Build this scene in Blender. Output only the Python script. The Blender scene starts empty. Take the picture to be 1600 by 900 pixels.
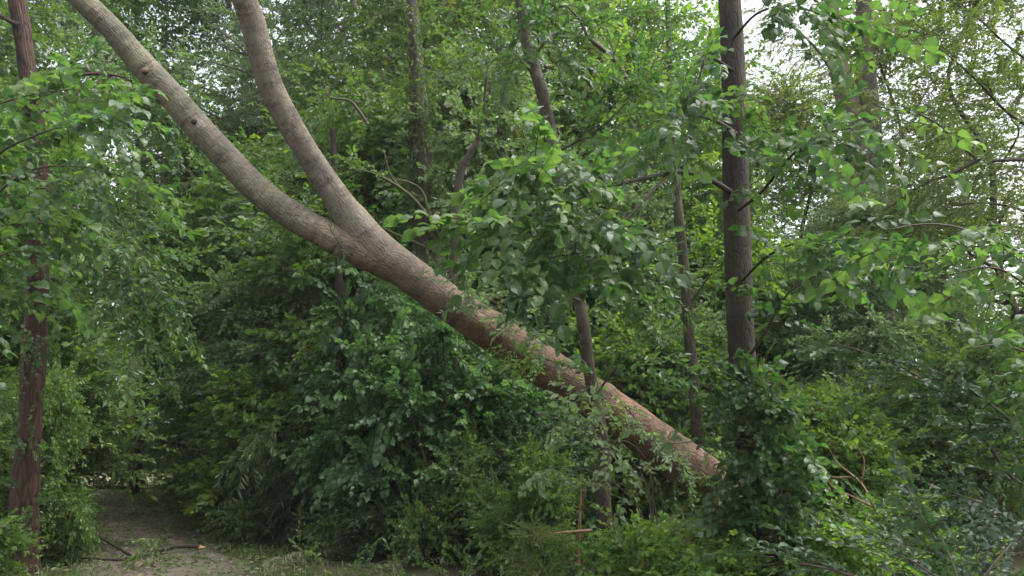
import bpy, math
import numpy as np

# ------------------------------------------------------------------ camera, sky, sun, exposure
SC = bpy.context.scene
COL = SC.collection
R = math.radians
CAM_H, TILT, FPX = 1.6, R(11.26), 1256.0          # eye height, upward tilt, focal length in pixels of a 1600 px wide frame
cam = bpy.data.cameras.new('camera'); cam.sensor_width = 36; cam.lens = 36 * FPX / 1600
cam.clip_start = 0.05; cam.clip_end = 2000
camo = bpy.data.objects.new('camera', cam); COL.objects.link(camo)
camo.location = (0, 0, CAM_H); camo.rotation_euler = (R(90) + TILT, 0, 0)
SC.camera = camo

SUN_EL, SUN_ROT = R(62), R(98)
W = bpy.data.worlds.new('World'); SC.world = W; W.use_nodes = True
nt = W.node_tree; bg = nt.nodes['Background']
sky = nt.nodes.new('ShaderNodeTexSky'); sky.sky_type = 'NISHITA'; sky.sun_disc = False
sky.sun_elevation = SUN_EL; sky.sun_rotation = SUN_ROT; sky.air_density = 1.0; sky.dust_density = 4.0
hs = nt.nodes.new('ShaderNodeHueSaturation'); hs.inputs['Saturation'].default_value = 0.28   # cloud cover takes the blue out
nt.links.new(sky.outputs[0], hs.inputs['Color']); nt.links.new(hs.outputs[0], bg.inputs['Color'])
bg.inputs['Strength'].default_value = 0.15
sl = bpy.data.lights.new('sun', 'SUN'); sl.energy = .9; sl.angle = R(50); sl.color = (1.0, 0.96, 0.9)
so = bpy.data.objects.new('sun', sl); COL.objects.link(so)
# sun direction: same azimuth as the sky's (rotation measured from +Y towards +X)
so.rotation_euler = (R(90) - SUN_EL, 0, math.pi - SUN_ROT)
SC.view_settings.view_transform = 'Standard'; SC.view_settings.look = 'None'
SC.view_settings.exposure = 1.7; SC.view_settings.gamma = 1.0
cy = SC.cycles
cy.max_bounces = 9; cy.diffuse_bounces = 7; cy.glossy_bounces = 2; cy.transmission_bounces = 4
cy.use_denoising = True; cy.filter_width = 1.5
cy.sample_clamp_indirect = 4.0

RNG = np.random.default_rng(7)

# ------------------------------------------------------------------ pixel rays -> places in the wood
FW = np.array([0, math.cos(TILT), math.sin(TILT)]); UP = np.array([0, -math.sin(TILT), math.cos(TILT)])
def P(px, py, d):
    return np.array([0, 0, CAM_H]) + d * (FW + np.array([1., 0, 0]) * (px - 800) / FPX + UP * (450 - py) / FPX)
def pts(seq, d=None):
    return np.array([P(*(s if len(s) == 3 else (s[0], s[1], d))) for s in seq])
def G(px, d):
    """ground point seen in picture column px at horizontal distance d"""
    dep = d * math.cos(TILT) - CAM_H * math.sin(TILT)
    x = (px - 800) / FPX * dep
    return np.array([x, d, ground_z(x, d)])
PATH = np.array([[2.6, -2], [1.1, 1], [-1.7, 6], [-4.3, 10.8], [-7.1, 16.5], [-10.5, 22.5], [-14.6, 29], [-18.6, 36], [-20.8, 44], [-20.5, 54]])
def path_dist(x, y):
    x = np.asarray(x, float); y = np.asarray(y, float); best = np.full(np.broadcast(x, y).shape, 1e9)
    for a, b in zip(PATH[:-1], PATH[1:]):
        ab = b - a; t = np.clip(((x - a[0]) * ab[0] + (y - a[1]) * ab[1]) / (ab @ ab), 0, 1)
        best = np.minimum(best, np.hypot(x - a[0] - t * ab[0], y - a[1] - t * ab[1]))
    return best

# ------------------------------------------------------------------ noise
def vnoise(p, seed=0):
    p = np.asarray(p, float); i = np.floor(p).astype(np.int64); f = p - i; f = f * f * (3 - 2 * f)
    def h(ix, iy, iz):
        n = (ix * 374761393 + iy * 668265263 + iz * 2147483647 + seed * 144665) & 0xffffffff
        n = ((n ^ (n >> 13)) * 1274126177) & 0xffffffff
        n = ((n ^ (n >> 16)) * 2246822519) & 0xffffffff
        return ((n ^ (n >> 15)) & 0xffff) / 65535.0 * 2 - 1
    r = 0
    for dx in (0, 1):
        for dy in (0, 1):
            for dz in (0, 1):
                w = (f[..., 0] if dx else 1 - f[..., 0]) * (f[..., 1] if dy else 1 - f[..., 1]) * (f[..., 2] if dz else 1 - f[..., 2])
                r = r + w * h(i[..., 0] + dx, i[..., 1] + dy, i[..., 2] + dz)
    return r
def fbm(p, octv=3, seed=0):
    r, a = 0, 1.0
    for k in range(octv):
        r = r + a * vnoise(np.asarray(p) * 2 ** k, seed + k); a *= .5
    return r
def ground_z(x, y):
    x = np.asarray(x, float); y = np.asarray(y, float)
    n = fbm(np.stack([x * .35, y * .35, x * 0 + 3.1], -1), 2, 5) * .14
    return n * np.clip((path_dist(x, y) - 1.4) / 2.5, 0, 1) + np.clip((path_dist(x, y) - 1.6) / 2, 0, 1) * .08

# ------------------------------------------------------------------ materials
def mat_new(name):
    m = bpy.data.materials.new(name); m.use_nodes = True
    t = m.node_tree; t.nodes.clear()
    return m, t, t.nodes.new('ShaderNodeOutputMaterial')
def N(t, typ, **kw):
    n = t.nodes.new(typ)
    for k, v in kw.items():
        if k in n.inputs: n.inputs[k].default_value = v
        else: setattr(n, k, v)
    return n
def ramp(t, stops):
    r = t.nodes.new('ShaderNodeValToRGB'); e = r.color_ramp.elements
    while len(e) < len(stops): e.new(.5)
    for k, (p, c) in enumerate(stops):
        e[k].position = p; e[k].color = (c[0], c[1], c[2], 1)
    return r
def leaf_mat(name, cols, trans, under=None, rough=.42, tr=.46, spec=.5):
    m, t, out = mat_new(name)
    a = N(t, 'ShaderNodeAttribute', attribute_name='tint')
    cr = ramp(t, [(k / (len(cols) - 1), c) for k, c in enumerate(cols)])
    t.links.new(a.outputs['Fac'], cr.inputs[0])
    col = cr.outputs[0]
    if under:
        g = N(t, 'ShaderNodeNewGeometry'); mx = N(t, 'ShaderNodeMix', data_type='RGBA')
        t.links.new(g.outputs['Backfacing'], mx.inputs[0]); t.links.new(col, mx.inputs[6]); mx.inputs[7].default_value = (*under, 1)
        col = mx.outputs[2]
    b = N(t, 'ShaderNodeBsdfPrincipled', Roughness=rough); b.inputs['Specular IOR Level'].default_value = spec
    t.links.new(col, b.inputs['Base Color'])
    tl = N(t, 'ShaderNodeBsdfTranslucent')
    mt = N(t, 'ShaderNodeMix', data_type='RGBA', blend_type='MULTIPLY'); mt.inputs[0].default_value = 1
    t.links.new(cr.outputs[0], mt.inputs[6]); mt.inputs[7].default_value = (*trans, 1)
    t.links.new(mt.outputs[2], tl.inputs['Color'])
    ms = N(t, 'ShaderNodeMixShader'); ms.inputs[0].default_value = tr
    t.links.new(b.outputs[0], ms.inputs[1]); t.links.new(tl.outputs[0], ms.inputs[2]); t.links.new(ms.outputs[0], out.inputs[0])
    return m
TR = (1.9, 2.1, .8)
LM = {
 'hazel':  leaf_mat('leaf broad green', [(.026, .06, .022), (.045, .098, .034), (.078, .138, .048), (.108, .165, .052)], (1.7, 2.0, .9), (.07, .115, .06), .36),
 'shade':  leaf_mat('leaf cool green', [(.035, .082, .03), (.06, .125, .045), (.10, .18, .068), (.14, .215, .09)], (1.7, 2.0, 1.0), (.085, .135, .075), .38),
 'fresh':  leaf_mat('leaf fresh green', [(.05, .11, .022), (.10, .18, .03), (.17, .25, .045)], TR, (.12, .18, .07), .42),
 'oval':   leaf_mat('leaf mid green', [(.038, .08, .022), (.072, .128, .03), (.125, .185, .05)], TR, (.09, .14, .065), .38),
 'willow': leaf_mat('leaf grey green', [(.07, .115, .05), (.115, .17, .08), (.18, .24, .12)], (1.7, 1.9, 1.1), (.21, .26, .17), .42, .5),
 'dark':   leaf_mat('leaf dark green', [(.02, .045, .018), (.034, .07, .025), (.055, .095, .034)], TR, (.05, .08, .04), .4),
 'olive':  leaf_mat('leaf olive green', [(.05, .085, .025), (.09, .13, .036), (.14, .175, .055)], TR, (.11, .145, .06), .45),
 'blue':   leaf_mat('leaf glossy blue green', [(.02, .045, .022), (.03, .062, .03), (.05, .09, .04)], (1.6, 2., 1.0), (.05, .08, .05), .4, .3, .55),
 'wilt':   leaf_mat('leaf wilted', [(.09, .10, .05), (.14, .15, .08), (.19, .18, .10)], (1.2, 1.2, .8), (.2, .21, .14), .6, .2),
}
def bark_mat(name, c_hi, c_lo, moss=(.10, .115, .05), moss_amt=.3, su=9., sv=2.2, bump=.6, fine=1.0, c_up=None, up_from=0, up_to=1, spots=False):
    """c_hi ridge colour, c_lo fissure colour; 'bark' holds the straightened position along the stem"""
    m, t, out = mat_new(name); L = t.links.new
    a = N(t, 'ShaderNodeAttribute', attribute_name='bark')
    mp = N(t, 'ShaderNodeMapping'); mp.inputs['Scale'].default_value = (su, su, sv); L(a.outputs['Vector'], mp.inputs[0])
    nz0 = N(t, 'ShaderNodeTexNoise', Scale=1.3, Detail=3.); L(mp.outputs[0], nz0.inputs['Vector'])
    mxv = N(t, 'ShaderNodeMix', data_type='VECTOR'); mxv.inputs[0].default_value = .18
    L(mp.outputs[0], mxv.inputs[4]); L(nz0.outputs['Color'], mxv.inputs[5])
    vo = N(t, 'ShaderNodeTexVoronoi', feature='DISTANCE_TO_EDGE', Scale=3.2); L(mxv.outputs[1], vo.inputs['Vector'])
    cr = ramp(t, [(0, (0, 0, 0)), (.16, (1, 1, 1))]); L(vo.outputs['Distance'], cr.inputs[0])
    nz = N(t, 'ShaderNodeTexNoise', Scale=5., Detail=6., Roughness=.65); L(mp.outputs[0], nz.inputs['Vector'])
    ad = N(t, 'ShaderNodeMath', operation='MULTIPLY_ADD'); L(cr.outputs[0], ad.inputs[0]); ad.inputs[1].default_value = .45; L(nz.outputs[0], ad.inputs[2])
    mx = N(t, 'ShaderNodeMix', data_type='RGBA'); r2 = ramp(t, [(.35, (0, 0, 0)), (.95, (1, 1, 1))]); L(ad.outputs[0], r2.inputs[0])
    L(r2.outputs[0], mx.inputs[0]); mx.inputs[6].default_value = (*c_lo, 1); mx.inputs[7].default_value = (*c_hi, 1)
    col = mx.outputs[2]
    nb = N(t, 'ShaderNodeTexNoise', Scale=1.6, Detail=4.); L(a.outputs['Vector'], nb.inputs['Vector'])
    if c_up:      # younger, smoother bark further up the stem
        sx = N(t, 'ShaderNodeSeparateXYZ'); L(a.outputs['Vector'], sx.inputs[0])
        mr = N(t, 'ShaderNodeMapRange'); mr.inputs[1].default_value = up_from; mr.inputs[2].default_value = up_to; L(sx.outputs[2], mr.inputs[0])
        mu = N(t, 'ShaderNodeMix', data_type='RGBA'); L(mr.outputs[0], mu.inputs[0]); L(col, mu.inputs[6])
        m3 = N(t, 'ShaderNodeMix', data_type='RGBA'); r4 = ramp(t, [(.3, (.55, .55, .55)), (.75, (1.1, 1.1, 1.1))]); L(nz.outputs[0], r4.inputs[0])
        m3.blend_type = 'MULTIPLY'; m3.inputs[0].default_value = 1; m3.inputs[6].default_value = (*c_up, 1); L(r4.outputs[0], m3.inputs[7])
        L(m3.outputs[2], mu.inputs[7]); col = mu.outputs[2]
    mo = N(t, 'ShaderNodeMix', data_type='RGBA'); r3 = ramp(t, [(.62 - moss_amt * .35, (0, 0, 0)), (.78 - moss_amt * .2, (.8, .8, .8))]); L(nb.outputs[0], r3.inputs[0])
    L(r3.outputs[0], mo.inputs[0]); L(col, mo.inputs[6]); mo.inputs[7].default_value = (*moss, 1)
    fin = mo.outputs[2]
    if spots:     # dark stains, pale lichen and the rings where side shoots dropped off
        wv = N(t, 'ShaderNodeMapping'); wv.inputs['Scale'].default_value = (1.2, 1.2, 5.); L(a.outputs['Vector'], wv.inputs[0])
        n5 = N(t, 'ShaderNodeTexNoise', Scale=1.5, Detail=5., Roughness=.7); L(wv.outputs[0], n5.inputs['Vector'])
        r5 = ramp(t, [(.51, (0, 0, 0)), (.64, (.7, .7, .7))]); L(n5.outputs[0], r5.inputs[0])
        m5 = N(t, 'ShaderNodeMix', data_type='RGBA'); L(r5.outputs[0], m5.inputs[0]); L(fin, m5.inputs[6]); m5.inputs[7].default_value = (.055, .042, .032, 1)
        n6 = N(t, 'ShaderNodeTexNoise', Scale=7., Detail=4., Roughness=.6); L(a.outputs['Vector'], n6.inputs['Vector'])
        r6 = ramp(t, [(.60, (0, 0, 0)), (.70, (.6, .6, .6))]); L(n6.outputs[0], r6.inputs[0])
        m6 = N(t, 'ShaderNodeMix', data_type='RGBA'); L(r6.outputs[0], m6.inputs[0]); L(m5.outputs[2], m6.inputs[6]); m6.inputs[7].default_value = (.30, .26, .21, 1)
        fin = m6.outputs[2]
    if spots:     # thin darker lines running round the stem, in the colour only
        w8 = N(t, 'ShaderNodeMapping'); w8.inputs['Scale'].default_value = (.5, .5, 5.); L(a.outputs['Vector'], w8.inputs[0])
        n8 = N(t, 'ShaderNodeTexNoise', Scale=1., Detail=2., Roughness=.5); L(w8.outputs[0], n8.inputs['Vector'])
        r8 = ramp(t, [(.485, (1, 1, 1)), (.5, (.5, .47, .45)), (.515, (1, 1, 1))]); L(n8.outputs[0], r8.inputs[0])
        m8 = N(t, 'ShaderNodeMix', data_type='RGBA', blend_type='MULTIPLY'); m8.inputs[0].default_value = .6; L(fin, m8.inputs[6]); L(r8.outputs[0], m8.inputs[7]); fin = m8.outputs[2]
    n7 = N(t, 'ShaderNodeTexNoise', Scale=2.6, Detail=3., Roughness=.6); L(a.outputs['Vector'], n7.inputs['Vector'])
    r7 = ramp(t, [(.3, (.62, .64, .62)), (.7, (1.3, 1.25, 1.2))]); L(n7.outputs[0], r7.inputs[0])
    m7 = N(t, 'ShaderNodeMix', data_type='RGBA', blend_type='MULTIPLY'); m7.inputs[0].default_value = 1; L(fin, m7.inputs[6]); L(r7.outputs[0], m7.inputs[7]); fin = m7.outputs[2]
    b = N(t, 'ShaderNodeBsdfPrincipled', Roughness=.72); b.inputs['Specular IOR Level'].default_value = .35
    L(fin, b.inputs['Base Color'])
    bp = N(t, 'ShaderNodeBump', Strength=bump, Distance=.03 * fine); L(ad.outputs[0], bp.inputs['Height']); L(bp.outputs[0], b.inputs['Normal'])
    L(b.outputs[0], out.inputs[0])
    return m
BM = {
 'lean':  bark_mat('bark red brown fissured', (.175, .106, .07), (.075, .043, .03), moss_amt=.14, su=11., sv=3.4, bump=.55, fine=1.0, c_up=(.22, .187, .15), up_from=6.4, up_to=8.4, spots=True),
 'limb':  bark_mat('bark pinkish grey limb', (.20, .132, .088), (.10, .06, .04), moss_amt=.5, moss=(.135, .14, .075), su=11., sv=3.2, bump=.6, c_up=(.205, .182, .142), up_from=.5, up_to=1.9, spots=True),
 'red':   bark_mat('bark dark red brown', (.075, .041, .029), (.03, .017, .013), moss_amt=.05, su=8., sv=1.2, bump=.9),
 'dark':  bark_mat('bark dark grey brown', (.056, .043, .032), (.024, .019, .014), moss_amt=.1, su=11., sv=3., bump=.5),
 'grey':  bark_mat('bark grey', (.125, .11, .085), (.06, .052, .04), moss_amt=.3, su=9., sv=2., bump=.6),
 'sap':   bark_mat('bark sapling', (.075, .055, .04), (.035, .026, .02), moss_amt=.2, su=12., sv=3., bump=.5, c_up=(.14, .122, .095), up_from=2.6, up_to=3.6, spots=True),
 'brown': bark_mat('bark dull brown', (.085, .07, .052), (.035, .028, .022), moss_amt=.35, su=9., sv=1.6, bump=.7),
 'pale':  bark_mat('bark pale pinkish', (.20, .155, .125), (.11, .085, .07), moss_amt=.25, su=5., sv=1., bump=.5),
 'green': bark_mat('bark mossy', (.12, .115, .065), (.06, .055, .035), moss_amt=.8, su=9., sv=2., bump=.6),
 'twig':  bark_mat('bark twig', (.075, .06, .045), (.04, .03, .024), moss_amt=.25, su=12., sv=3., bump=.2),
 'dead':  bark_mat('bark dead twig', (.26, .15, .09), (.13, .075, .045), moss_amt=.05, su=12., sv=2., bump=.3),
}
m, t, out = mat_new('pale broken wood'); b = N(t, 'ShaderNodeBsdfPrincipled', Roughness=.7)
w = N(t, 'ShaderNodeTexNoise', Scale=40.); cr = ramp(t, [(.3, (.45, .24, .13)), (.7, (.62, .40, .24))]); t.links.new(w.outputs[0], cr.inputs[0])
t.links.new(cr.outputs[0], b.inputs['Base Color']); t.links.new(b.outputs[0], out.inputs[0]); M_WOOD = m
def ground_mat(name, cols, scale=1.5, fine=30., bump=.5):
    m, t, out = mat_new(name); L = t.links.new
    tc = N(t, 'ShaderNodeTexCoord')
    n1 = N(t, 'ShaderNodeTexNoise', Scale=scale, Detail=6., Roughness=.65); L(tc.outputs['Object'], n1.inputs['Vector'])
    n2 = N(t, 'ShaderNodeTexNoise', Scale=fine, Detail=5., Roughness=.7); L(tc.outputs['Object'], n2.inputs['Vector'])
    ad = N(t, 'ShaderNodeMix', data_type='FLOAT'); ad.inputs[0].default_value = .55; L(n1.outputs[0], ad.inputs[2]); L(n2.outputs[0], ad.inputs[3])
    cr = ramp(t, [(.3 + .4 * k / (len(cols) - 1), c) for k, c in enumerate(cols)]); L(ad.outputs[0], cr.inputs[0])
    b = N(t, 'ShaderNodeBsdfPrincipled', Roughness=.95); b.inputs['Specular IOR Level'].default_value = .2; L(cr.outputs[0], b.inputs['Base Color'])
    bp = N(t, 'ShaderNodeBump', Strength=bump, Distance=.05); L(n2.outputs[0], bp.inputs['Height']); L(bp.outputs[0], b.inputs['Normal'])
    L(b.outputs[0], out.inputs[0]); return m
M_SOIL = ground_mat('forest floor', [(.03, .022, .015), (.06, .045, .028), (.05, .06, .022), (.10, .08, .05)], .8, 22.)
M_PATH = ground_mat('trodden earth path', [(.065, .053, .042), (.125, .104, .083), (.20, .17, .138)], 1.2, 26., .7)
M_FIELD = ground_mat('dry meadow', [(.28, .25, .13), (.42, .36, .22), (.50, .44, .30)], .3, 9.)

# ------------------------------------------------------------------ mesh building
def mk(name, V, F, mats, parent=None, midx=None, tint=None, bark=None, smooth=False, origin=(0, 0, 0)):
    V = np.asarray(V, np.float32) - np.asarray(origin, np.float32); F = np.asarray(F, np.int32)
    me = bpy.data.meshes.new(name)
    me.vertices.add(len(V)); me.vertices.foreach_set('co', V.ravel())
    me.loops.add(F.size); me.loops.foreach_set('vertex_index', F.ravel())
    me.polygons.add(len(F)); me.polygons.foreach_set('loop_start', np.arange(0, F.size, F.shape[1], dtype=np.int32))
    for mm in mats: me.materials.append(mm)
    if midx is not None: me.polygons.foreach_set('material_index', np.asarray(midx, np.int32))
    me.polygons.foreach_set('use_smooth', np.full(len(F), bool(smooth)))
    if tint is not None:
        a = me.attributes.new('tint', 'FLOAT', 'POINT'); a.data.foreach_set('value', np.asarray(tint, np.float32))
    if bark is not None:
        a = me.attributes.new('bark', 'FLOAT_VECTOR', 'POINT'); a.data.foreach_set('vector', np.asarray(bark, np.float32).ravel())
    me.update(calc_edges=True)
    o = bpy.data.objects.new(name, me); COL.objects.link(o)
    if parent is not None: o.parent = parent
    return o
def thing(name, loc, label, cat, group=None):
    o = bpy.data.objects.new(name, None); COL.objects.link(o); o.location = [float(q) for q in loc]; o.empty_display_size = .2
    o['label'] = label; o['category'] = cat
    if group: o['group'] = group
    return o
def copy_tree(root, loc, rz, sc, label, group, sz=None):
    r = root.copy(); COL.objects.link(r); r.location = [float(q) for q in loc]; r.rotation_euler = (0, 0, rz); r.scale = (sc, sc, sz or sc)
    r['label'] = label; r['group'] = group
    for ch in root.children:
        c = ch.copy(); COL.objects.link(c); c.parent = r
    return r
def unit(v): return v / np.maximum(np.linalg.norm(v, axis=-1, keepdims=True), 1e-9)
def resample(p, r, step):
    """Catmull-Rom through p with radii r"""
    p = np.asarray(p, float); r = np.asarray(r, float)
    q = np.vstack([2 * p[0] - p[1], p, 2 * p[-1] - p[-2]]); o, ro = [], []
    for k in range(len(p) - 1):
        a, b, c, d = q[k:k + 4]; n = max(2, int(np.linalg.norm(c - b) / step)); t = np.linspace(0, 1, n, endpoint=False)[:, None]
        o.append(.5 * (2 * b + (c - a) * t + (2 * a - 5 * b + 4 * c - d) * t ** 2 + (3 * b - a - 3 * c + d) * t ** 3))
        ro.append(r[k] + (r[k + 1] - r[k]) * t[:, 0])
    o.append(p[-1:]); ro.append(r[-1:]); return np.vstack(o), np.concatenate(ro)
def tube(p, r, nseg=10, step=.08, rough=.06, seed=0, fissure=0., knots=(), freq=2., fade=None):
    """tapered stem; returns V, F, bark coordinates"""
    p, r = resample(p, np.broadcast_to(r, len(p)), step)
    T = unit(np.gradient(p, axis=0)); n = np.zeros_like(p)
    v = np.cross(T[0], [0.3, 1, .1]); n[0] = unit(v)
    for k in range(1, len(p)):
        v = n[k - 1] - T[k] * (n[k - 1] @ T[k]); n[k] = v / np.linalg.norm(v)
    bn = np.cross(T, n); s = np.concatenate([[0], np.cumsum(np.linalg.norm(np.diff(p, axis=0), axis=1))])
    ang = np.arange(nseg) / nseg * 2 * math.pi; ca, sa = np.cos(ang), np.sin(ang)
    rm = float(np.mean(r)); bc = np.stack([np.broadcast_to(ca * rm, (len(p), nseg)), np.broadcast_to(sa * rm, (len(p), nseg)), np.broadcast_to(s[:, None], (len(p), nseg))], -1)
    cyl = bc / max(rm, .01)
    q = cyl * np.array([1, 1, 1.0]); q[..., 2] = bc[..., 2] * freq
    rad = r[:, None] * (1 + rough * fbm(q + seed * 7.3, 3, seed))
    if fissure:
        f = bc * np.array([16, 16, 5.0]) + .5 * fbm(bc * np.array([9, 9, 4.]), 2, seed + 9)[..., None]
        rad = rad + fissure * (np.abs(vnoise(f, seed + 3)) ** .6 - .5) * (1 if fade is None else 1 - .8 * np.clip((s[:, None] - fade[0]) / (fade[1] - fade[0]), 0, 1))
    for (sk, ak, hk, wk) in knots:
        rad = rad + hk * np.exp(-((s[:, None] - sk) ** 2 / wk ** 2) - ((np.angle(np.exp(1j * (ang - ak))) ** 2)[None, :] * (rm / wk) ** 2))
    V = p[:, None, :] + rad[..., None] * (n[:, None, :] * ca[None, :, None] + bn[:, None, :] * sa[None, :, None])
    i = np.arange(len(p) - 1)[:, None] * nseg; j = np.arange(nseg)[None, :]; j2 = (j + 1) % nseg
    F = np.stack([i + j, i + j2, i + nseg + j2, i + nseg + j], -1).reshape(-1, 4)
    V = V.reshape(-1, 3); bc = bc.reshape(-1, 3)
    # closing caps (fans of quads)
    caps = []
    for base, c in ((0, p[0]), ((len(p) - 1) * nseg, p[-1] + T[-1] * r[-1] * .4)):
        V = np.vstack([V, c]); bc = np.vstack([bc, bc[base]]); ci = len(V) - 1
        for k in range(0, nseg - 1, 2): caps.append((ci, base + k, base + k + 1, base + (k + 2) % nseg))
    return V, np.vstack([F, np.array(caps)]), bc
def stem(name, p, r, material, parent, origin, **kw):
    V, F, bc = tube(p, r, **kw)
    return mk(name, V, F, [material], parent, bark=bc, smooth=True, origin=origin)

# ------------------------------------------------------------------ leaves and sprays
def leaf_shape(kind):
    """V with x along the leaf (0..1), y across, z up"""
    if kind in ('hazel', 'fresh_big', 'blue'):
        st = [(.10, .25), (.36, .43), (.64, .38), (.88, .16)]
        if kind == 'blue': st = [(.12, .18), (.38, .29), (.66, .25), (.88, .11)]
        z = lambda x: .10 * math.sin(x * 3.1) - .20 * x * x
        V = [(0, 0, 0)]
        for x, w in st: V += [(x, w, z(x) + .10), (x, 0, z(x)), (x, -w, z(x) + .10)]
        V.append((1, 0, z(1)))
        F = [(0, 3, 2, 1)]
        for k in range(3):
            a = 1 + 3 * k; F += [(a, a + 1, a + 4, a + 3), (a + 1, a + 2, a + 5, a + 4)]
        F.append((10, 11, 12, 13))
        return np.array(V, float), np.array(F)
    w = {'oval': .29, 'fresh': .34, 'willow': .12, 'small': .33, 'ash': .2, 'dark': .24, 'olive': .30, 'wilt': .13}[kind]
    V = [(0, 0, 0), (.30, w, .05), (.72, w * .72, -.02), (1, 0, -.14), (.72, -w * .72, -.02), (.30, -w, .05)]
    return np.array(V, float), np.array([(0, 3, 2, 1), (0, 5, 4, 3)])
def spray(kind, rng, n, L, leaf, spread=55, droop=.25, jit=.35, hang=.2, petiole=.15, opposite=False):
    """a twig of length L along +x with n leaves; returns V, F, tint, material index"""
    lv, lf = leaf_shape(kind)
    t = np.linspace(.12, 1, n) if not opposite else np.repeat(np.linspace(.12, 1, (n + 1) // 2), 2)[:n]
    side = np.where(np.arange(n) % 2 == 0, 1., -1.)
    wob = rng.normal(0, .04)
    base = np.stack([t * L, wob * np.sin(t * 5) * L, -droop * L * t ** 2], -1)
    ang = side * R(spread) * (1 - .75 * t ** 3) + rng.normal(0, .28, n)
    d = np.stack([np.cos(ang), np.sin(ang), -hang - droop * t + rng.normal(0, jit * .6, n)], -1); d = unit(d)
    up = np.stack([rng.normal(0, jit, n), rng.normal(0, jit, n), np.ones(n)], -1)
    s = unit(np.cross(up, d)); nn = np.cross(d, s)
    ll = leaf * rng.uniform(.5, 1.25, n)
    o = base + d * (petiole * ll)[:, None]
    V = o[:, None, :] + ll[:, None, None] * (lv[None, :, 0:1] * d[:, None, :] + lv[None, :, 1:2] * s[:, None, :] + lv[None, :, 2:3] * nn[:, None, :])
    F = lf[None] + (np.arange(n) * len(lv))[:, None, None]
    tint = np.repeat(rng.uniform(-1, 1, n), len(lv))
    V = V.reshape(-1, 3); F = F.reshape(-1, 4); mi = np.zeros(len(F), int)
    # the twig itself, a thin three sided rod
    tt = np.linspace(0, 1, 4); c = np.stack([tt * L, wob * np.sin(tt * 5) * L, -droop * L * tt ** 2], -1); rr = (.0045 * (1 - .7 * tt) * (L / .5) ** .5)
    a = np.arange(3) * 2 * math.pi / 3; ring = np.stack([0 * a, np.cos(a), np.sin(a)], -1)
    tv = (c[:, None] + rr[:, None, None] * ring[None]).reshape(-1, 3)
    tf = np.array([(k * 3 + j, k * 3 + (j + 1) % 3, k * 3 + 3 + (j + 1) % 3, k * 3 + 3 + j) for k in range(3) for j in range(3)])
    F = np.vstack([F, tf + len(V)]); V = np.vstack([V, tv]); tint = np.concatenate([tint, np.zeros(len(tv))]); mi = np.concatenate([mi, np.ones(len(tf), int)])
    return V, F, tint, mi
_r = np.random.default_rng(11)
SP = {
 'hazel':  [spray('hazel', _r, 11, .48, .103, jit=.42, hang=.25) for k in range(8)],
 'big':    [spray('hazel', _r, 9, .55, .15, jit=.45, hang=.2) for k in range(8)],
 'blue':   [spray('blue', _r, 13, .45, .075, jit=.22, hang=.05, droop=.15) for k in range(6)],
 'oval':   [spray('oval', _r, 22, .6, .088, jit=.8, hang=.25) for k in range(8)],
 'fresh':  [spray('fresh', _r, 18, .6, .10, jit=.85, hang=.25, spread=65) for k in range(8)],
 'coarse': [spray('fresh', _r, 20, .85, .125, jit=.9, hang=.25, spread=65) for k in range(8)],
 'olive':  [spray('olive', _r, 26, .55, .062, jit=.5, hang=.2) for k in range(8)],
 'small':  [spray('small', _r, 36, .6, .05, jit=.5, hang=.12, droop=.2) for k in range(8)],
 'willow': [spray('willow', _r, 26, .62, .115, spread=45, jit=.45, hang=.45, droop=.4) for k in range(8)],
 'ash':    [spray('ash', _r, 22, .5, .115, spread=58, jit=.7, hang=.35, droop=.3) for k in range(8)],
 'dark':   [spray('dark', _r, 22, .6, .085, jit=.5, hang=.4) for k in range(8)],
 'strap':  [spray('willow', _r, 22, .55, .13, spread=50, jit=.6, hang=.7, droop=.5) for k in range(8)],
 'wilt':   [spray('wilt', _r, 22, .5, .11, spread=45, jit=.6, hang=.5, droop=.3) for k in range(6)],
}
def place(spk, pos, dirs, rng, scale=(.75, 1.25), tilt=.35, clump_t=None, tvar=(.34, .27)):
    """put sprays at pos, growing along dirs; returns V, F, tint, midx"""
    pos = np.asarray(pos); dirs = unit(np.asarray(dirs)); n = len(pos); protos = SP[spk]
    up = np.stack([rng.normal(0, tilt, n), rng.normal(0, tilt, n), np.ones(n)], -1)
    s = unit(np.cross(up, dirs)); nn = np.cross(dirs, s); sc = rng.uniform(*scale, n)
    ct = np.full(n, .5) if clump_t is None else np.asarray(clump_t)
    ct = ct + rng.normal(0, tvar[0] * .5, n); ch = rng.integers(0, len(protos), n)
    Vs, Fs, Ts, Ms, off = [], [], [], [], 0
    for k, (v, f, t, mi) in enumerate(protos):
        ix = np.nonzero(ch == k)[0]
        if not len(ix): continue
        B = np.stack([dirs[ix], s[ix], nn[ix]], 1)                      # rows: x, y, z axes
        X = pos[ix][:, None, :] + sc[ix][:, None, None] * np.einsum('vk,mkj->mvj', v, B)
        Vs.append(X.reshape(-1, 3)); Fs.append((f[None] + (off + np.arange(len(ix)) * len(v))[:, None, None]).reshape(-1, 4))
        Ts.append((ct[ix][:, None] + t[None] * tvar[1]).ravel()); Ms.append(np.tile(mi, len(ix))); off += len(ix) * len(v)
    return np.vstack(Vs), np.vstack(Fs), np.clip(np.concatenate(Ts), 0, 1), np.concatenate(Ms)
def foliage(name, sets, leafm, parent, origin, barkm=None):
    Vs, Fs, Ts, Ms, off = [], [], [], [], 0
    for V, F, T, M in sets:
        Vs.append(V); Fs.append(F + off); Ts.append(T); Ms.append(M); off += len(V)
    return mk(name, np.vstack(Vs), np.vstack(Fs), [leafm, barkm or BM['twig']], parent, midx=np.concatenate(Ms), tint=np.concatenate(Ts), origin=origin)

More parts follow.
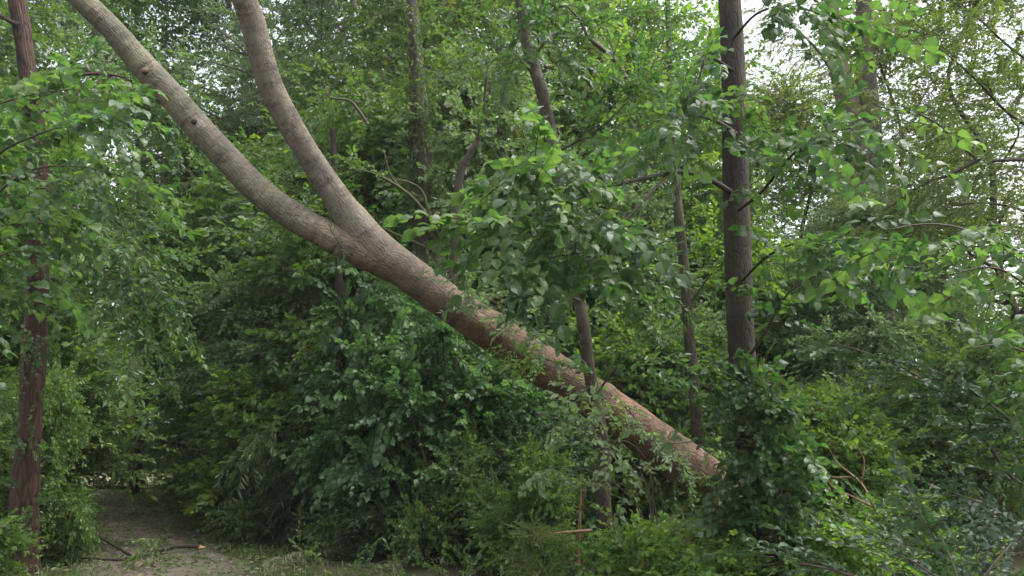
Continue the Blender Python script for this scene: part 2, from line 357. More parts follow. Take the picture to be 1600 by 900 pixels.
def clump_sprays(c, rad, n, rng, spk, hub=None, flat=.75, droop=.15, scale=(.75, 1.25), tone=None, tilt=.4):
    """sprays through clump volumes, radiating from the limb that carries them"""
    c = np.atleast_2d(c); rad = np.broadcast_to(rad, len(c)); P_, D_, T_ = [], [], []
    tone = rng.uniform(.2, .8, len(c)) if tone is None else np.broadcast_to(tone, len(c))
    for k in range(len(c)):
        u = unit(rng.normal(0, 1, (n, 3))); rr = rad[k] * rng.uniform(0, 1, n) ** .55
        off = u * rr[:, None] * np.array([1, 1, flat]); d = u * np.array([1, 1, .5])
        if hub is not None: d = d + .55 * unit(c[k] - hub[k])
        d[:, 2] -= droop; d += rng.normal(0, .25, d.shape)
        P_.append(c[k] + off - unit(d) * .25); D_.append(d); T_.append(np.full(n, tone[k]))
    return place(spk, np.vstack(P_), np.vstack(D_), rng, scale, tilt=tilt, clump_t=np.concatenate(T_))

def wander(a, b, rng, bend=.12, n=5, sag=0.):
    """a crooked line from a to b"""
    a, b = np.asarray(a, float), np.asarray(b, float); L = np.linalg.norm(b - a); t = np.linspace(0, 1, n)[:, None]
    p = a + (b - a) * t + rng.normal(0, bend * L * .5, (n, 3)) * np.sin(t * math.pi); p[:, 2] += sag * L * np.sin(t[:, 0] * math.pi)
    return p

def make_tree(name, label, cat, group, seed, H, tr, z0, crad, spk, leafm, barkm, ncl, nsp, clr=1.1, nl=8, top=.35, lean=(0, 0), scale=(.8, 1.3), loc=(0, 0, 0)):
    rng = np.random.default_rng(seed); root = thing(name, loc, label, cat, group)
    k = np.linspace(0, 1, 7); tp = np.stack([lean[0] * H * k ** 1.5 + rng.normal(0, .018 * H, 7) * (k > 0), lean[1] * H * k ** 1.5 + rng.normal(0, .018 * H, 7) * (k > 0), -.3 + (H * .93 + .3) * k], -1)
    trd = tr * (1 - .85 * k ** 1.1); trd[0] *= 1.35
    V, F, bc = tube(tp, trd, nseg=14, step=.12, rough=.08, seed=seed)
    mk('trunk', V, F, [barkm], root, bark=bc, smooth=True)
    zz = np.sort(rng.uniform(0, 1, ncl)); ph = np.arange(ncl) * 2.4 + rng.uniform(0, .8, ncl)
    prof = crad * (np.sin(np.clip(.12 + .88 * zz, 0, 1) * math.pi) ** .6 * (1 - top * zz) + .12)
    rr = prof * rng.uniform(.35, 1.0, ncl); cz = z0 + (H - z0) * zz
    ax = np.stack([np.interp(cz, tp[:, 2], tp[:, 0]), np.interp(cz, tp[:, 2], tp[:, 1])], -1)
    c = np.stack([ax[:, 0] + rr * np.cos(ph), ax[:, 1] + rr * np.sin(ph), cz], -1)
    hubz = np.maximum(cz - rr * .55, z0 * .6); hub = np.stack([np.interp(hubz, tp[:, 2], tp[:, 0]), np.interp(hubz, tp[:, 2], tp[:, 1]), hubz], -1)
    order = np.argsort(-rr)
    for q, ci in enumerate(order[:nl]):
        p = wander(hub[ci], c[ci], rng, .16, 5, .08); r0 = np.interp(hub[ci][2], tp[:, 2], trd) * rng.uniform(.35, .5)
        V, F, bc = tube(p, np.linspace(r0, r0 * .25, 5), nseg=7, step=.15, rough=.08, seed=seed + q)
        mk('limb', V, F, [barkm], root, bark=bc, smooth=True)
    S = clump_sprays(c, clr * rng.uniform(.7, 1.25, ncl), nsp, rng, spk, hub, scale=scale)
    foliage('crown', [S], leafm, root, (0, 0, 0))
    return root
def make_shrub(name, label, cat, group, seed, H, rad, spk, leafm, ncl, nsp, clr=.5, nst=5, barkm=None, scale=(.7, 1.15), low=.12, droop=.15, loc=(0, 0, 0), tone=None):
    rng = np.random.default_rng(seed); root = thing(name, loc, label, cat, group)
    ph = np.arange(ncl) * 2.4; zz = rng.uniform(low, 1, ncl); rr = rad * np.sqrt(rng.uniform(.05, 1, ncl)) * (1 - .55 * zz ** 2)
    c = np.stack([rr * np.cos(ph), rr * np.sin(ph), H * zz], -1); hub = c * np.array([.2, .2, .4])
    idx = rng.choice(ncl, min(nst, ncl), replace=False)
    for q in idx:
        b = np.array([rng.normal(0, .12 * rad), rng.normal(0, .12 * rad), -.1]); p = wander(b, c[q], rng, .12, 5)
        V, F, bc = tube(p, np.linspace(.022, .006, 5) * (.6 + .35 * H), nseg=6, step=.12, rough=.06, seed=seed + int(q))
        mk('stem', V, F, [barkm or BM['twig']], root, bark=bc, smooth=True)
    S = clump_sprays(c, clr * rng.uniform(.7, 1.3, ncl), nsp, rng, spk, hub, droop=droop, scale=scale, tone=tone)
    foliage('foliage', [S], leafm, root, (0, 0, 0))
    return root
def along(path, rng, spk, n, side=.5, start=.15, spread=1.0, droop=.12, vert=.35, scale=(.75, 1.2), tone=.5, tilt=.35, rpt=1):
    """sprays growing off a branch line, most of them at the ends of short side twigs"""
    p, _ = resample(path, np.ones(len(path)), .05); T = unit(np.gradient(p, axis=0))
    ix = (rng.uniform(start, 1, n) ** .8 * (len(p) - 1)).astype(int); t = T[ix]
    lat = unit(np.cross(t, [0, 0, 1.])) * rng.choice([-1, 1], n)[:, None]
    d = t * rng.uniform(.2, 1., n)[:, None] + lat * rng.uniform(.2, 1, n)[:, None] * spread + np.stack([0 * lat[:, 0], 0 * lat[:, 0], rng.normal(0, vert, n) - droop], -1)
    d = unit(d); pos = p[ix] + d * (side * rng.uniform(0, 1, n) ** 1.3)[:, None]
    return place(spk, pos, d + rng.normal(0, .2, d.shape), rng, scale, tilt=tilt, clump_t=np.full(n, tone))
def rods(lines, r0, r1=.003, nseg=5, step=.1):
    """several thin side twigs as one set of tubes (belongs to a foliage part)"""
    out = []
    for l in lines:
        V, F, bc = tube(l, np.linspace(r0, r1, len(l)), nseg=nseg + nseg % 2, step=step, rough=.05)
        out.append((V, F, np.zeros(len(V)), np.ones(len(F), int)))
    return out

# ------------------------------------------------------------------ ground, path, field
def sheet(name, xs, ys, zf, material, kind='structure'):
    X, Y = np.meshgrid(xs, ys); V = np.stack([X, Y, zf(X, Y)], -1).reshape(-1, 3); w = len(xs)
    i = np.arange(len(ys) - 1)[:, None] * w + np.arange(w - 1)[None]; F = np.stack([i, i + 1, i + 1 + w, i + w], -1).reshape(-1, 4)
    o = mk(name, V, F, [material], smooth=True); o['kind'] = kind; return o
xs = np.concatenate([[-900, -400, -200, -100], np.arange(-60, 45, .5), [60, 100, 200, 400, 900]])
ys = np.concatenate([[-300, -100, -40], np.arange(-12, 70, .5), [90, 140, 250, 500, 1200]])
sheet('ground', xs, ys, ground_z, M_SOIL)
pp, _ = resample(np.c_[PATH, np.zeros(len(PATH))], np.ones(len(PATH)), .25); Tn = unit(np.gradient(pp, axis=0)); nrm = np.stack([Tn[:, 1], -Tn[:, 0], 0 * Tn[:, 0]], -1)
wl = 1.15 + .25 * fbm(pp * .8, 2, 3); wr = .85 + .25 * fbm(pp * .8 + 9, 2, 4)
cols_ = [-1, -.5, 0, .5, 1]; V = np.stack([pp + nrm * ((wr if c > 0 else wl) * c)[:, None] for c in cols_], 1); V[..., 2] = .012
i = np.arange(len(pp) - 1)[:, None] * 5 + np.arange(4)[None]; F = np.stack([i, i + 1, i + 6, i + 5], -1).reshape(-1, 4)
o = mk('path', V.reshape(-1, 3), F, [M_PATH], smooth=True); o['kind'] = 'structure'
o = sheet('meadow', np.linspace(5, 160, 40), np.linspace(27, 200, 40), lambda x, y: ground_z(x, y) * 0 + .26 + .05 * np.sin(x * .2), M_FIELD)

o = sheet('clearing', np.linspace(-26, -13.5, 30), np.linspace(32.5, 50, 30), lambda x, y: .11 + .04 * np.sin(x * 2.1) * np.sin(y * 1.3), M_FIELD)  # sheet over the path end, coloured pale to stand in for light there
# ------------------------------------------------------------------ the leaning tree
c = G(1300, 11.2); rt = thing('leaning_tree', c, 'big red-brown tree leaning right across the wood, its trunk forking into two bare limbs', 'tree')
def rpx(w, d): return w * d / FPX / 2
main = [(1330, 925, 11.2, 96), (1235, 852, 11.0, 82), (1140, 778, 10.8, 75), (1060, 717, 10.7, 70), (960, 644, 10.55, 65), (880, 592, 10.45, 64), (785, 530, 10.3, 60), (704, 475, 10.2, 57), (639, 427, 10.1, 58),
        (585, 387, 10.0, 62), (551, 345, 9.95, 54), (523, 304, 9.9, 42), (478, 235, 9.8, 38), (430, 150, 9.6, 39), (411, 98, 9.5, 38), (395, 35, 9.4, 39), (372, -30, 9.2, 37), (352, -130, 9.0, 35), (330, -260, 8.8, 30)]
stem('trunk', pts([m_[:3] for m_ in main]), [rpx(m_[3], m_[2]) for m_ in main], BM['lean'], rt, c, nseg=72, step=.025, rough=.05, seed=4, fissure=.009, fade=(6.2, 8.2),
     knots=[(4.5, 1.2, .035, .09), (4.55, 3.0, .03, .09), (4.5, 4.8, .03, .09), (6.3, 2.0, .035, .08), (6.3, 3.6, .03, .08), (6.3, 5.2, .03, .08), (3.1, 0.6, .04, .1), (3.1, 2.4, .05, .1), (2.2, 4., .03, .1), (7.75, 2.4, .02, .08), (7.75, 4.4, .02, .08), (9.6, 1., .015, .08), (8.9, 3., .012, .05), (10.4, 2., .012, .05)], freq=1.2)
limb = [(655, 446, 10.15, 34), (600, 413, 10.0, 48), (548, 386, 9.9, 48), (505, 365, 9.85, 45), (455, 337, 9.8, 44), (400, 293, 9.7, 43), (335, 226, 9.6, 41), (302, 190, 9.55, 42), (262, 142, 9.5, 40), (222, 100, 9.45, 41), (175, 45, 9.4, 36), (112, -15, 9.3, 35), (30, -90, 9.2, 32), (-80, -200, 9.0, 26)]
stem('limb', pts([m_[:3] for m_ in limb]), [rpx(m_[3], m_[2]) for m_ in limb], BM['limb'], rt, c, nseg=56, step=.03, rough=.06, seed=14, fissure=.008, fade=(.6, 1.8),
     knots=[(1.75, 3.4, .02, .06), (2.35, 1.5, .02, .07), (3.2, 2., .025, .06), (2.9, 5, .02, .06), (1.2, 1., .015, .06), (3.7, 4., .02, .06)], freq=1.6)
# sawn and broken stubs on the limb
stem('branch_stub', pts([(234, 108, 9.42), (227, 110, 9.30), (222, 112, 9.27)]), [.05, .036, .028], BM['limb'], rt, c, nseg=12, step=.02, rough=.1)
stem('branch_stub', pts([(305, 190, 9.46), (303, 190, 9.37)]), [.05, .03], BM['dark'], rt, c, nseg=12, step=.02, rough=.2)
rng = np.random.default_rng(21)
for a in ([(385, 85, 9.45), (360, 78, 9.4), (335, 68, 9.3)], [(382, 82, 9.4), (362, 62, 9.4), (330, 40, 9.4)], [(412, 140, 9.5), (390, 150, 9.5), (372, 152, 9.45)], [(385, 112, 9.4), (350, 102, 9.4), (320, 95, 9.3)]):
    stem('twig', pts(a), [.016, .011, .005], BM['grey'], rt, c, nseg=6, step=.05)
# sprouting shoots along the trunk
def sprout(path, spk, lm, n, side, sc=(.5, .9), tone=.6, leafm=None):
    q = pts(path); r_ = np.random.default_rng(int(abs(path[0][0] * 7 + path[0][1])))
    foliage('sprout', [along(q, r_, spk, n, side, scale=sc, tone=tone, start=.02, vert=.6)] + rods([q], .012), LM[lm], rt, c)
sprout([(855, 540, 10.0), (815, 500, 9.8), (770, 470, 9.6), (735, 455, 9.5)], 'ash', 'willow', 26, .3)
sprout([(880, 570, 10.0), (850, 560, 9.75), (820, 560, 9.6)], 'fresh', 'fresh', 14, .22, (.4, .7))
sprout([(990, 650, 10.2), (965, 625, 10.0), (940, 610, 9.9)], 'fresh', 'fresh', 12, .2, (.35, .6))
sprout([(1120, 760, 10.5), (1090, 730, 10.2), (1050, 725, 10.0)], 'fresh', 'hazel', 16, .25, (.35, .65))
sprout([(830, 560, 10.2), (810, 540, 9.9), (790, 545, 9.8)], 'fresh', 'fresh', 10, .2, (.3, .55))
sprout([(1190, 800, 10.6), (1150, 775, 10.3), (1130, 760, 10.1), (1110, 775, 9.9)], 'oval', 'oval', 26, .3, (.5, .9))
sprout([(1180, 770, 10.6), (1150, 730, 10.5), (1120, 712, 10.4)], 'fresh', 'fresh', 14, .25, (.4, .7))
sprout([(1080, 690, 10.3), (1040, 690, 10.0), (985, 660, 9.9)], 'ash', 'willow', 14, .25, (.4, .8))
sprout([(545, 400, 9.65), (520, 365, 9.5), (512, 345, 9.5)], 'dark', 'dark', 16, .06, (.18, .32), .4)

# ------------------------------------------------------------------ trees whose trunks can be told apart
def px_trunk(root, c, seq, material, nseg=20, rough=.06, seed=1, fissure=.0, step=.06, name='trunk'):
    return stem(name, pts([s[:3] for s in seq]), [rpx(s[3], s[2]) for s in seq], material, root, c, nseg=nseg, step=step, rough=rough, seed=seed, fissure=fissure)
def limb_px(root, c, seq, w0, w1, material, nseg=8, step=.06, seed=0):
    q = pts(seq); stem('limb', q, np.linspace(w0, w1, len(q)), material, root, c, nseg=nseg, step=step, rough=.08, seed=seed); return q

# red brown trunk beside the path
c = G(28, 10.6); rt = thing('broadleaf_tree', c, 'dark red-brown upright trunk beside the path, at the far left of the photo', 'tree')
px_trunk(rt, c, [(22, 915, 10.5, 78), (34, 845, 10.4, 46), (44, 700, 10.3, 34), (52, 560, 10.3, 33), (58, 480, 10.3, 31), (58, 400, 10.3, 33), (62, 290, 10.3, 31), (44, 120, 10.3, 25), (24, -10, 10.3, 26), (0, -180, 10.3, 22), (-10, -400, 10.3, 14)], BM['red'], 32, .12, 31, .014, .04)
q1 = limb_px(rt, c, [(66, 298, 10.2), (110, 318, 10.0), (160, 335, 9.8), (200, 372, 9.6), (235, 420, 9.5)], .022, .006, BM['twig'])
q2 = limb_px(rt, c, [(62, 395, 10.2), (120, 412, 10.0), (170, 430, 9.8), (205, 470, 9.6), (222, 520, 9.5)], .024, .006, BM['twig'])
q3 = limb_px(rt, c, [(70, 295, 10.2), (120, 296, 9.9), (170, 298, 9.6)], .016, .005, BM['twig'])
q4 = limb_px(rt, c, [(45, 160, 10.2), (110, 120, 10.4), (190, 120, 10.6), (250, 160, 10.6)], .03, .008, BM['red'])
q5 = limb_px(rt, c, [(30, 40, 10.2), (-60, 0, 10.0), (-150, 20, 9.6)], .03, .008, BM['red'])
rng = np.random.default_rng(32)
tq = pts([(30, 860, 10.1), (44, 700, 10.1), (52, 560, 10.1), (60, 400, 10.1), (60, 290, 10.1), (44, 120, 10.1)])
foliage('crown', [along(tq, rng, 'hazel', 80, .22, start=0, scale=(.3, .65), tone=.6, vert=.7, tilt=.8)] + [along(q, rng, 'oval', n, s_, tone=tn) for q, n, s_, tn in ((q1, 70, .7, .7), (q2, 80, .7, .75), (q3, 40, .6, .6), (q4, 90, .8, .5), (q5, 90, .9, .45))], LM['hazel'], rt, c)

# slim grey sapling in front of the leaning trunk
c = G(958, 9.6); rt = thing('sapling', c, 'slim grey sapling standing in front of the leaning trunk, bending left at its top', 'tree')
px_trunk(rt, c, [(960, 925, 9.3, 24), (943, 790, 9.3, 22), (942, 690, 9.3, 20), (924, 600, 9.3, 19), (911, 500, 9.3, 20), (892, 390, 9.3, 18), (878, 300, 9.3, 19), (860, 205, 9.3, 19), (846, 140, 9.3, 19), (824, 70, 9.3, 18), (812, -10, 9.3, 18), (800, -120, 9.3, 15), (790, -260, 9.3, 9)], BM['sap'], 16, .13, 41)
qs = [limb_px(rt, c, s_, .018, .004, BM['twig']) for s_ in (
    [(825, 45, 9.3), (845, 10, 9.2), (850, -60, 9.2)], [(832, 92, 9.3), (860, 60, 9.2), (880, 85, 9.1)], [(905, 470, 9.2), (880, 455, 9.0), (860, 430, 8.8)],
    [(930, 620, 9.2), (950, 590, 9.0), (962, 575, 8.9)], [(843, 130, 9.3), (815, 95, 9.5), (800, 80, 9.6)], [(900, 440, 9.3), (950, 430, 9.4), (985, 400, 9.5)], [(868, 240, 9.3), (950, 190, 9.3), (1010, 120, 9.2)])]
rng = np.random.default_rng(42)
foliage('crown', [along(q, rng, 'oval', n, .6, tone=.55) for q, n in zip(qs, (40, 30, 16, 14, 30, 30, 60))], LM['hazel'], rt, c)

# straight dark trunk at the right, with the broad leaved limbs that hang towards the path
c = G(1200, 8.6); rt = thing('broadleaf_tree', c, 'straight dark trunk with climbing leaves at its foot and broad leaves hanging towards the path', 'tree')
px_trunk(rt, c, [(1206, 960, 8.4, 58), (1193, 850, 8.3, 48), (1174, 700, 8.3, 43), (1160, 560, 8.3, 42), (1154, 430, 8.3, 41), (1150, 300, 8.3, 40), (1148, 170, 8.3, 39), (1144, 60, 8.3, 36), (1138, -30, 8.3, 34), (1128, -180, 8.3, 30), (1120, -350, 8.3, 20)], BM['dark'], 28, .05, 51, .004, .05)
L = {}
L['a'] = limb_px(rt, c, [(1142, 300, 8.2), (1112, 282, 8.0), (1080, 270, 7.8), (1045, 270, 7.5), (960, 290, 6.9), (890, 315, 6.4), (830, 335, 6.1), (780, 345, 5.9)], .032, .006, BM['dark'], seed=3)
L['b'] = limb_px(rt, c, [(1045, 270, 7.5), (990, 330, 7.0), (930, 385, 6.6), (870, 400, 6.3), (810, 405, 6.1)], .014, .005, BM['twig'])
L['c'] = limb_px(rt, c, [(960, 290, 6.9), (910, 265, 6.6), (860, 255, 6.4), (820, 265, 6.2)], .012, .004, BM['twig'])
L['d'] = limb_px(rt, c, [(1152, 330, 8.2), (1190, 300, 7.8), (1240, 240, 7.2), (1290, 210, 6.8), (1330, 200, 6.5)], .017, .006, BM['dark'])
L['e'] = limb_px(rt, c, [(1152, 210, 8.2), (1120, 190, 7.8), (1080, 180, 7.4), (1020, 190, 7.0)], .024, .005, BM['dark'])
L['f'] = limb_px(rt, c, [(1158, 440, 8.2), (1200, 400, 7.6), (1250, 380, 7.2), (1320, 390, 6.8)], .015, .005, BM['dark'])
L['g'] = limb_px(rt, c, [(1146, 60, 8.2), (1185, 20, 7.8), (1240, 10, 7.4), (1300, 30, 7.0)], .016, .005, BM['dark'])
L['h'] = limb_px(rt, c, [(1145, 110, 8.2), (1105, 90, 8.0), (1090, 130, 7.9), (1065, 170, 7.8)], .02, .005, BM['dark'])
L['k'] = limb_px(rt, c, [(1168, 560, 8.2), (1195, 520, 8.0), (1230, 460, 7.8), (1300, 415, 7.6)], .018, .006, BM['twig'])
rng = np.random.default_rng(52)
spec = {'a': (52, .36, .6), 'b': (46, .34, .5), 'c': (30, .34, .7), 'd': (40, .5, .55), 'e': (26, .5, .6), 'f': (26, .5, .45), 'g': (30, .5, .6), 'h': (20, .4, .55), 'k': (16, .4, .4)}
foliage('crown', [along(L[k], rng, 'hazel', n, s_, start=.45 if k == 'a' else .25, tone=tn, tilt=.5, scale=(.8, 1.25)) for k, (n, s_, tn) in spec.items()], LM['hazel'], rt, c)

# the climber on that trunk
c2 = G(1180, 8.2); rt = thing('climbing_plant', c2, 'dense broad-leaved climber covering the foot of the straight dark trunk', 'plant')
rng = np.random.default_rng(61); lines = []; S = []
for k in range(7):
    a0 = rng.uniform(0, 6.28); x0 = 1205 + rng.uniform(-25, 45)
    lines.append(pts([(x0, 930, 8.2), (1200 + rng.uniform(-20, 40), 800, 8.05), (1190 + rng.uniform(-18, 40), 690, 8.05), (1170 + rng.uniform(-25, 25), 580 + rng.uniform(0, 60), 8.1)]))
    stem('stem', lines[-1], [.014, .012, .01, .005], BM['twig'], rt, c2, nseg=6)
    S.append(along(lines[-1], rng, 'hazel', 17, .2, start=.2, scale=(.6, 1.0), tone=.35, tilt=.8, vert=.5))
cl = pts([(1150, 745, 7.9), (1160, 800, 7.9), (1135, 830, 7.9), (1125, 610, 7.9), (1200, 600, 7.8), (1240, 650, 7.8), (1200, 690, 7.7), (1260, 735, 7.8), (1225, 790, 7.8)])
S.append(clump_sprays(cl, .3, 11, rng, 'hazel', flat=1., scale=(.6, 1.0), tone=.4, tilt=.7))
foliage('foliage', S, LM['hazel'], rt, c2)

# trunk with clinging leaves behind the fork
c = G(690, 15.5); rt = thing('broadleaf_tree', c, 'grey-brown trunk behind the fork of the leaning tree, leafy shoots on its sides', 'tree')
px_trunk(rt, c, [(700, 850, 15, 66), (690, 600, 15, 56), (670, 390, 15, 48), (662, 290, 15, 42), (656, 200, 15, 34), (650, 100, 15, 24), (643, 0, 15, 20), (636, -150, 15, 16), (630, -300, 15, 10)], BM['brown'], 24, .1, 71, .01)
q = [limb_px(rt, c, s_, w0, .006, BM['green'], seed=5) for s_, w0 in (([(690, 378, 14.6), (672, 345, 14.2), (645, 310, 13.9), (612, 285, 13.6), (575, 268, 13.4), (540, 262, 13.3)], .05),
    ([(628, 298, 13.8), (608, 270, 13.6), (602, 245, 13.5), (600, 235, 13.5)], .03), ([(672, 340, 14.2), (660, 300, 14.1), (640, 285, 14.0), (616, 280, 13.8)], .035),
    ([(672, 390, 14.6), (640, 375, 14.3), (610, 362, 14.0), (588, 350, 13.8)], .035), ([(655, 190, 15, ), (600, 160, 14.6), (560, 150, 14.2), (520, 150, 14.0)], .03))]
rng = np.random.default_rng(72)
tr = pts([(668, 380, 14.7), (662, 290, 14.7), (656, 200, 14.7), (648, 90, 14.7), (642, 0, 14.7)])
foliage('crown', [along(tr, rng, 'oval', 150, .35, start=0, tone=.5, vert=.8, scale=(.5, .9)), along(q[4], rng, 'oval', 60, .9, tone=.5), along(q[0], rng, 'oval', 16, .5, start=.6)], LM['oval'], rt, c)
# fallen dead twig zigzag above the fork
# slender brown trunk
c = G(1095, 13.5); rt = thing('young_tree', c, 'slender brown trunk between the grey sapling and the straight dark trunk', 'tree')
px_trunk(rt, c, [(1098, 830, 13, 22), (1088, 650, 13, 19), (1079, 550, 13, 17), (1070, 430, 13, 16), (1058, 310, 13, 15), (1050, 200, 13, 13), (1046, 80, 13, 9), (1040, -60, 13, 6)], BM['brown'], 14, .07, 81)
qs = [limb_px(rt, c, s_, .02, .005, BM['twig']) for s_ in ([(1060, 320, 13), (1020, 260, 13.2), (985, 180, 13.4), (950, 90, 13.6)], [(1052, 220, 13), (1085, 150, 13.2), (1110, 60, 13.4)], [(1074, 480, 13), (1110, 430, 12.8), (1140, 400, 12.6)])]
rng = np.random.default_rng(82); foliage('crown', [along(pts([(1088, 640, 12.9), (1079, 550, 12.8), (1070, 430, 12.8), (1058, 310, 12.8), (1050, 200, 12.8), (1046, 80, 12.8)]), rng, 'oval', 50, .3, start=0, tone=.5, vert=.7, scale=(.5, .9))] + [along(q_, rng, 'fresh', 60, .8, tone=.6) for q_ in qs], LM['fresh'], rt, c)
# pale forked trunk at the right
c = G(1388, 18.5); rt = thing('broadleaf_tree', c, 'pale pinkish trunk forking high up, behind fine leaves at the right', 'tree')
px_trunk(rt, c, [(1392, 800, 17.5, 60), (1385, 690, 17.5, 48), (1378, 540, 17.5, 44), (1366, 400, 17.5, 42), (1350, 270, 17.5, 42), (1332, 190, 17.5, 36), (1312, 110, 17.5, 30), (1300, 30, 17.5, 26), (1285, -80, 17.5, 20), (1270, -200, 17.5, 12)], BM['pale'], 20, .06, 91)
px_trunk(rt, c, [(1360, 330, 17.5, 30), (1362, 250, 17.4, 34), (1358, 170, 17.4, 32), (1352, 90, 17.4, 27), (1350, 0, 17.4, 24), (1352, -120, 17.4, 16)], BM['grey'], 16, .06, 92, name='limb')
qs = [limb_px(rt, c, s_, .05, .008, BM['grey']) for s_ in ([(1320, 140, 17.4), (1270, 70, 17.6), (1220, 30, 17.8)], [(1352, 60, 17.4), (1420, 0, 17.2), (1480, -40, 17)], [(1370, 420, 17.4), (1420, 360, 17), (1470, 330, 16.8)], [(1300, 40, 17.4), (1250, -40, 17.4), (1230, -100, 17.4)])]
rng = np.random.default_rng(93); foliage('crown', [along(q_, rng, 'olive', 90, 1.2, tone=.55) for q_ in qs], LM['olive'], rt, c)
# slim dark stem in the middle left
c = G(540, 14.6); rt = thing('young_tree', c, 'thin dark upright stem rising from the shadowed shrubs left of the leaning trunk', 'tree')
px_trunk(rt, c, [(542, 870, 14, 18), (535, 700, 14, 14), (531, 560, 14, 13), (530, 440, 14, 12), (526, 320, 14, 10), (520, 200, 14, 8)], BM['dark'], 12, .07, 101)
q1 = limb_px(rt, c, [(528, 612, 14), (490, 632, 13.8), (450, 648, 13.6), (420, 668, 13.4), (395, 695, 13.2)], .028, .006, BM['dark'])
q2 = limb_px(rt, c, [(536, 455, 14), (552, 490, 13.8), (580, 525, 13.6)], .02, .006, BM['dark'])
q3 = limb_px(rt, c, [(530, 400, 14), (490, 350, 14), (450, 330, 14)], .02, .006, BM['dark'])
rng = np.random.default_rng(102); foliage('crown', [along(q3, rng, 'oval', 60, .7), along(q1, rng, 'strap', 22, .4, start=.5), along(q2, rng, 'oval', 10, .4)], LM['oval'], rt, c)
# crooked thin stem
c = G(712, 13.5); rt = thing('young_tree', c, 'crooked thin stem bending right just above the broad hanging leaves', 'tree')
px_trunk(rt, c, [(716, 820, 13.2, 16), (708, 500, 13.2, 15), (714, 320, 13.2, 14), (722, 262, 13.2, 13), (738, 236, 13.2, 10), (752, 200, 13.2, 6), (760, 120, 13.2, 4)], BM['brown'], 10, .08, 111)
rng = np.random.default_rng(112); foliage('crown', [along(pts([(722, 262, 13.2), (752, 200, 13.2), (760, 120, 13.2), (790, 60, 13.2)]), rng, 'oval', 70, .9)], LM['oval'], rt, c)
# two trunks further along the path
c = G(213, 28.5); rt = thing('broadleaf_tree', c, 'brown trunk standing where the path bends, beside the bright patch', 'tree')
px_trunk(rt, c, [(212, 778, 28, 28), (214, 700, 28, 20), (218, 640, 28, 18), (222, 570, 28, 18), (224, 470, 28, 16), (220, 300, 28, 13), (215, 150, 28, 10), (212, -60, 28, 5)], BM['red'], 14, .08, 121)
rng = np.random.default_rng(122); cl = pts([(220, 520, 28), (260, 500, 27), (285, 430, 27.5), (250, 410, 28), (250, 340, 28), (300, 360, 28), (240, 270, 28), (290, 230, 28), (260, 190, 28), (180, 120, 28), (250, 110, 28), (215, 60, 28), (150, 50, 28.5), (280, 50, 28), (190, 0, 28), (245, -10, 28), (130, -20, 28.5), (165, 150, 28), (300, -20, 28)])
foliage('crown', [clump_sprays(cl, 1.3, 120, rng, 'fresh', scale=(.9, 1.4))], LM['fresh'], rt, c)
c = G(288, 24); rt = thing('broadleaf_tree', c, 'dark trunk with a slanting side stem, right of the bend in the path', 'tree')
px_trunk(rt, c, [(292, 770, 23.5, 26), (288, 650, 23.5, 19), (285, 560, 23.5, 18), (288, 450, 23.5, 15), (294, 300, 23.5, 12), (300, 150, 23.5, 8)], BM['dark'], 14, .08, 131)
limb_px(rt, c, [(290, 610, 23.5), (305, 575, 23.4), (320, 545, 23.3), (335, 500, 23.2)], .11, .04, BM['dark']); limb_px(rt, c, [(288, 570, 23.4), (300, 600, 23.0), (306, 620, 22.8)], .05, .02, BM['dark'])
rng = np.random.default_rng(132); cl = pts([(290, 420, 23), (330, 400, 23), (250, 380, 23), (300, 330, 23), (350, 320, 23), (270, 280, 23.5), (320, 240, 23.5), (290, 180, 23.5), (340, 480, 22.5)])
foliage('crown', [clump_sprays(cl, 1.3, 170, rng, 'olive', scale=(1., 1.5))], LM['olive'], rt, c)

# ------------------------------------------------------------------ the tree stock of the wood behind
GT = 'trees of the wood behind'
PR = {
 'a': dict(seed=201, H=17, tr=.22, z0=5., crad=3.4, spk='coarse', leafm=LM['oval'], barkm=BM['grey'], ncl=60, nsp=32, clr=1.25),
 'b': dict(seed=202, H=19, tr=.26, z0=6., crad=3.8, spk='coarse', leafm=LM['olive'], barkm=BM['dark'], ncl=64, nsp=32, clr=1.3),
 'w': dict(seed=203, H=18, tr=.24, z0=5., crad=3.6, spk='ash', leafm=LM['willow'], barkm=BM['grey'], ncl=70, nsp=46, clr=1.3),
 'f': dict(seed=204, H=14, tr=.16, z0=2.0, crad=3.0, spk='coarse', leafm=LM['fresh'], barkm=BM['grey'], ncl=52, nsp=36, clr=1.1),
 'u': dict(seed=206, H=7, tr=.07, z0=.8, crad=2.1, spk='coarse', leafm=LM['fresh'], barkm=BM['grey'], ncl=46, nsp=46, clr=.8, top=.2, scale=(.6, 1.0)),
 'v': dict(seed=207, H=7.5, tr=.07, z0=.8, crad=2.2, spk='oval', leafm=LM['willow'], barkm=BM['green'], ncl=48, nsp=60, clr=.8, top=.2, scale=(.8, 1.2)),
 's': dict(seed=205, H=11, tr=.12, z0=1.5, crad=2.6, spk='small', leafm=LM['olive'], barkm=BM['dark'], ncl=38, nsp=58, clr=.95),
}
